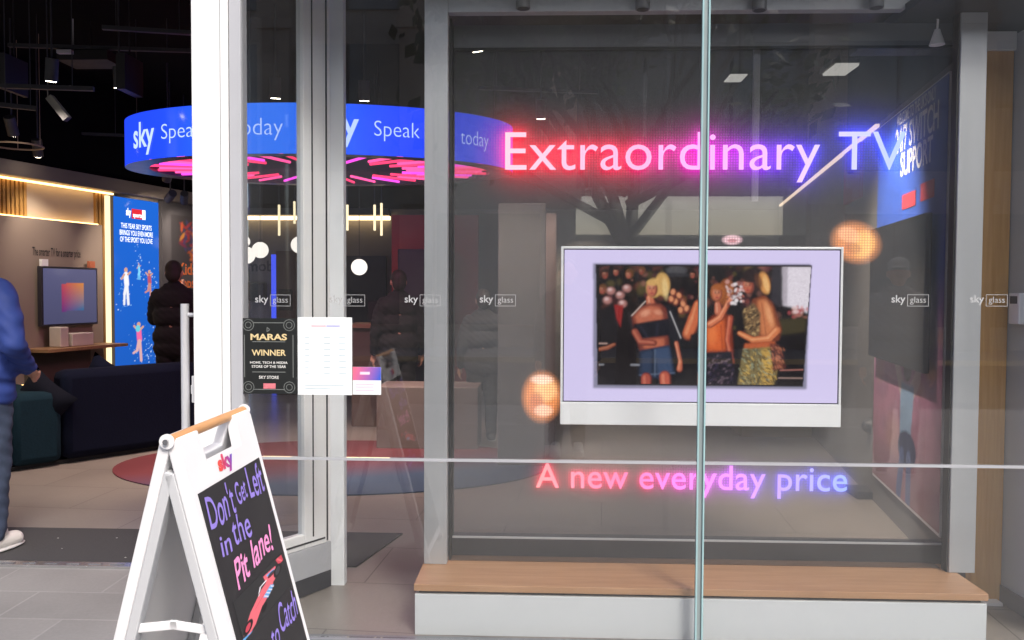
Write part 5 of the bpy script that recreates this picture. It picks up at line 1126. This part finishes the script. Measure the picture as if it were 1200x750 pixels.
def person(loc, face, label, jacket, trousers, hair, shoes, hands='down', cap=None, scale=1., group=None, hood=False):
    """local frame: +Y is where the person looks"""
    M_ = Matrix.Translation(Vector(loc)) @ Matrix.Rotation(face, 4, 'Z') @ Matrix.Scale(scale, 4)
    hands_j = {}
    for s_ in (-1, 1):
        sh = Vector((s_ * .185, 0, 1.43))
        if hands == 'down': el, wr = Vector((s_ * .25, -.02, 1.13)), Vector((s_ * .26, .05, .88))
        elif hands == 'phone': el, wr = Vector((s_ * .27, .02, 1.15)), Vector((s_ * .10, .26, 1.24))
        elif hands == 'pocket': el, wr = Vector((s_ * .29, -.05, 1.14)), Vector((s_ * .20, .15, 1.0))
        else: el, wr = Vector((s_ * .24, .10, 1.17)), Vector((s_ * .06, .28, 1.45))
        hands_j[s_] = (sh, el, wr)
    caps = []; balls = []
    caps.append(((0, -.01, 1.46), .055, (0, .01, 1.58), .052)); balls += [((0, .01, 1.665), .1, .78, .95, 1.12), ((0, .045, 1.60), .06, .9, .9, .8), ((0, .112, 1.645), .018, .8, 1, 1.3), ((-.082, .0, 1.65), .024, .5, .9, 1.3), ((.082, 0, 1.65), .024, .5, .9, 1.3)]
    caps += [((0, 0, 1.42), .10, (0, 0, .98), .11), ((-.09, 0, .92), .08, (-.10, .0, .12), .04), ((.09, 0, .92), .08, (.10, 0, .12), .04), ((-.1, -.02, .06), .04, (-.1, .12, .04), .035), ((.1, -.02, .06), .04, (.1, .12, .04), .035), ((-.17, 0, 1.42), .05, (.17, 0, 1.42), .05), ((-.08, 0, .95), .09, (.08, 0, .95), .09)]
    for s_, (sh, el, wr) in hands_j.items():
        d_ = (wr - el).normalized(); caps += [(sh, .045, el, .036), (el, .036, wr, .026)]
        pm2 = wr + d_ * .07; caps.append((wr, .027, pm2, .036, .55))
        sd = d_.cross(Vector((1, 0, .2))).normalized(); cl = Vector((-s_, 0, 0)) if hands == 'down' else Vector((0, .2, 1)).normalized()
        for k, (ln, o2) in enumerate(((.066, -.03), (.076, -.01), (.072, .01), (.056, .03))):
            b0_ = pm2 + sd * o2 * .9 + d_ * .02; m0_ = b0_ + d_ * ln * .55; caps += [(b0_, .0095, m0_, .009), (m0_, .009, m0_ + (d_ * .6 + cl * .5).normalized() * ln * .55, .008)]
        caps.append((wr + d_ * .03 + sd * -.03, .011, wr + d_ * .075 + sd * -.06, .009))
    me = fused(caps, balls, .0095, 2); me.transform(M_); o = link('person', me, SKIN, None, smooth=True, origin=loc); tag(o, label, 'person', group)
    # jacket: torso, sleeves
    caps = [((-.10, 0, 1.38), .125, (.10, 0, 1.38), .125), ((-.07, .01, 1.2), .15, (.07, .01, 1.2), .15), ((-.075, 0, 1.0), .145, (.075, 0, 1.0), .145), ((-.08, 0, .88), .135, (.08, 0, .88), .135), ((-.05, 0, 1.47), .085, (.05, 0, 1.47), .085), ((0, -.01, 1.5), .075, (0, 0, 1.53), .066)]
    if hood: balls2 = [((0, -.1, 1.5), .09, 1.1, .8, .8)]
    else: balls2 = []
    for s_, (sh, el, wr) in hands_j.items(): caps += [(sh + Vector((-s_ * .03, 0, -.02)), .088, sh.lerp(el, .5), .074), (sh.lerp(el, .5), .074, el, .064), (el, .064, el.lerp(wr, .93), .047)]
    me = fused(caps, balls2, .014, 3)
    for v_ in me.vertices:
        z_ = v_.co.z; v_.co += v_.normal * .006 * math.sin(z_ * 70 + v_.co.x * 30) * math.sin(v_.co.x * 45 + z_ * 22)
    me.transform(M_); link('jacket', me, jacket, o, smooth=True)
    caps = []
    for s_ in (-1, 1): caps += [((s_ * .085, 0, .9), .115, (s_ * .1, .015, .52), .082), ((s_ * .1, .015, .52), .082, (s_ * .102, -.01, .11), .066)]
    caps.append(((-.06, 0, .9), .12, (.06, 0, .9), .12))
    me = fused(caps, [], .014, 3)
    for v_ in me.vertices:
        z_ = v_.co.z; v_.co += v_.normal * .005 * math.sin(z_ * 55 + v_.co.x * 20) * math.sin(v_.co.y * 40 + z_ * 31)
    me.transform(M_); link('trousers', me, trousers, o, smooth=True)
    for s_ in (-1, 1):
        me = fused([((s_ * .102, -.045, .05), .049, (s_ * .108, .13, .042), .046), ((s_ * .102, -.03, .07), .052, (s_ * .103, .03, .10), .045)], [], .009, 3)
        for v_ in me.vertices: v_.co.z = max(v_.co.z, .004)
        me.transform(M_); sh_ = link('shoe', me, shoes, o, smooth=True)
        mb = MB(); mb.ball((s_ * .106, .045, .012), .1, .56, 1.52, .14, 18); mb.bm.transform(M_); mb.build('sole', pmat('sole', (.5, .5, .5), .7), sh_, smooth=True)
    if cap is None:
        me = fused([], [((0, -.012, 1.695), .1, .86, .98, .98), ((0, -.045, 1.64), .085, .9, .8, 1.0)], .008, 3)
        for v_ in me.vertices:
            if v_.co.y > .065 and v_.co.z < 1.73: v_.co.y = .065
        me.transform(M_); link('hair', me, hair, o, smooth=True)
    else:
        me = fused([], [((0, 0, 1.71), .1, .9, 1.05, .82), ((0, .10, 1.70), .075, .95, 1.1, .16)], .008, 2); me.transform(M_); link('cap', me, cap, o, smooth=True)
    if hands == 'phone':
        mb = MB(); mb.box(-.04, .04, .31, .319, 1.24, 1.39); mb.bm.transform(M_); ph = mb.build('phone', M_white, None); tag(ph, 'white phone held in the hands of the person in the blue jacket', 'phone')
    return o
HAIR = pmat('dark_hair', (.02, .015, .012), .7, var=.3, scale=60); JEAN = pmat('jeans', (.035, .05, .09), .85, var=.3, scale=30); BLK = pmat('black_cloth', (.008, .008, .010), .9, var=.3, scale=30)
q = G(-24, 648)
person((q.x, q.y, .013), R(-12), 'person in bright blue jacket and jeans at the doorway edge, partly out of frame', pmat('blue_jacket', lin((34, 56, 124)), .75, var=.18, scale=14, bump=.1), JEAN, HAIR, pmat('white_shoe', (.6, .58, .56), .6), 'pocket', hood=True, scale=1.03)
q = D(204, 340, 8.9)
person((q.x, q.y, .006), R(8), 'person in black coat standing beyond the navy sofa, seen from behind', BLK, BLK, HAIR, M_softblack, 'fold')
q = D(566, 340, 8.4)
person((q.x, q.y, .006), R(12), 'person in dark grey clothes standing in the shop behind the LED screen edge', pmat('grey_cloth', (.025, .025, .028), .9), BLK, HAIR, M_softblack, 'down', scale=.84)
q = D(467, 340, 8.8)
person((q.x, q.y, .006), R(20), 'person in dark clothes beside the dark slate cabinet', BLK, BLK, HAIR, M_softblack, 'down', scale=.95)
person((.22, -.62, 0), 0, 'person in dark clothes and white trainers on the pavement outside the glass', pmat('outer_black', (.03, .03, .035), .8), BLK, HAIR, pmat('white_trainer', (.7, .7, .7), .6), 'down')
person((2.95, -.1, 0), R(20), 'person in grey cap on the pavement right of the camera', pmat('outer_grey', (.2, .2, .21), .8), BLK, HAIR, M_softblack, 'down', cap=pmat('grey_cap', (.3, .3, .3), .8))

# ================================================================ ACROSS THE STREET (seen mirrored in the glass)
def facade(x0, x1, h, label, stone, off):
    root = empty('stone_building', ((x0 + x1) / 2, -15.3, 0), label, 'building', 'buildings across the street')
    mb = MB(); mb.box(x0, x1, -19, -15.3, 0, h); mb.build('wall', stone, root)
    n_ = max(1, round((x1 - x0) / 3.6)); st = (x1 - x0) / n_
    for k in range(n_ + 1):
        xp = x0 + st * k; mb = MB(); mb.box(xp - .42, xp + .42, -15.299, -14.85, 0, h - .1); mb.box(xp - .55, xp + .55, -14.849, -14.75, 3.7, 4.1); mb.box(xp - .5, xp + .5, -14.849, -14.77, 8.2, 8.5); mb.build('pier', pm3, root)
    for k in range(n_):
        xp = x0 + st * k
        for z0, z1 in ((.6, 3.5), (4.6, 7.9), (8.8, h - .5)):
            if z1 - z0 < .6: continue
            a_, b_, m_ = xp + .5, xp + st - .5, xp + st / 2
            mb = MB(); mb.box(a_, b_, -15.298, -15.22, z0, z1); wd = mb.build('window', mgl, root)
            mb = MB(); mb.box(m_ - .04, m_ + .04, -15.219, -15.18, z0, z1); mb.box(a_, m_ - .041, -15.219, -15.18, (z0 + z1) / 2 - .05, (z0 + z1) / 2 + .05); mb.box(m_ + .041, b_, -15.219, -15.18, (z0 + z1) / 2 - .05, (z0 + z1) / 2 + .05); mb.build('frame', mfr, wd)
pm3 = pmat('pier_stone', (.42, .33, .26), .85, var=.2, scale=2)
mgl = pmat('street_glass', (.10, .115, .12), .12, var=.3, scale=.7, spec=1.)
mfr = pmat('street_frame', (.05, .05, .05), .5)
facade(-25.5, .4, 10.5, 'stone building with tall dark windows across the street, left of the gap', pmat('street_stone', (.42, .37, .32), .85, var=.15, scale=1.2), 0)
facade(7.2, 25.5, 9.2, 'stone building with tall dark windows across the street, right of the gap', pmat('street_stone_pale', (.46, .44, .40), .85, var=.15, scale=1.2), 1)
mb = MB(); mb.box(.41, 7.19, -15.6, -15.35, 0, 2.85); mb.box(.41, 7.19, -15.65, -15.3, 2.851, 2.96); tag(mb.build('garden_wall', pmat('garden_wall_stone', (.22, .2, .18), .9)), 'low stone wall closing the gap between the two street buildings', 'wall')
root = empty('sky_block_bridge', (3.8, -17, 4.3), 'made-up grey bridge block hiding the upper sky from the mirrored view', 'bridge')  # bridge invented to cut the mirrored sky down to a low band
mb = MB(); mb.box(.41, 7.19, -18.9, -15.6, 4.35, 5.0); mb.box(.41, 7.19, -18.9, -15.6, 8.0, 10.2); mb.build('deck', pmat('sky_block_grey', (.16, .165, .17), .7), root)
for k in range(3): mb = MB(); mb.box(.45 + k * 2.25, 2.6 + k * 2.25, -18.8, -15.7, 5.01, 7.99); mb.build('window', mgl, root)
# street tree
tx, ty = 1.36, -7.0
root = empty('street_tree', (tx, ty, 0), 'leafy street tree on the pavement across from the shop', 'tree')
mb = MB(); limbs = []
def limb(p, d_, L_, r_, depth):
    q_ = p + d_ * L_; mb.tube(p, q_, r_, r_ * .72, seg=8, caps=False)
    if depth == 0: limbs.append(q_); return
    for k in range(3 if depth > 1 else 2):
        dd_ = (d_ + Vector((rnd.uniform(-1, 1), rnd.uniform(-1, 1), rnd.uniform(-.1, .6))) * .75).normalized(); limb(q_, dd_, L_ * rnd.uniform(.6, .85), r_ * .66, depth - 1)
limb(Vector((tx, ty, -.1)), Vector((.02, 0, 1)), 2.2, .18, 5)
for sx_, z_, L_ in ((-1, 2.5, 1.5), (1, 2.9, 1.4), (-1, 3.1, 1.3), (.9, 2.3, 1.9)):
    limb(Vector((tx, ty, z_)), Vector((sx_, rnd.uniform(-.3, .3), .5 if sx_ != .9 else 1.2)).normalized(), L_, .085, 2)
mb.build('trunk', pmat('bark', (.06, .05, .04), .9, var=.4, scale=12, bump=.4), root)
mb = MB()
for l_ in limbs:
    for k in range(16):
        c_ = l_ + Vector((rnd.gauss(0, .38), rnd.gauss(0, .38), rnd.gauss(.05, .3))); n_ = Vector((rnd.uniform(-1, 1), rnd.uniform(-1, 1), rnd.uniform(-.2, 1))).normalized(); u_ = n_.orthogonal().normalized() * rnd.uniform(.10, .2); v_ = n_.cross(u_) * .6
        mb.poly([c_ - u_, c_ + v_, c_ + u_, c_ - v_])
mb.build('crown', pmat('leaf', (.06, .09, .035), .6, var=.5, scale=1.5), root)
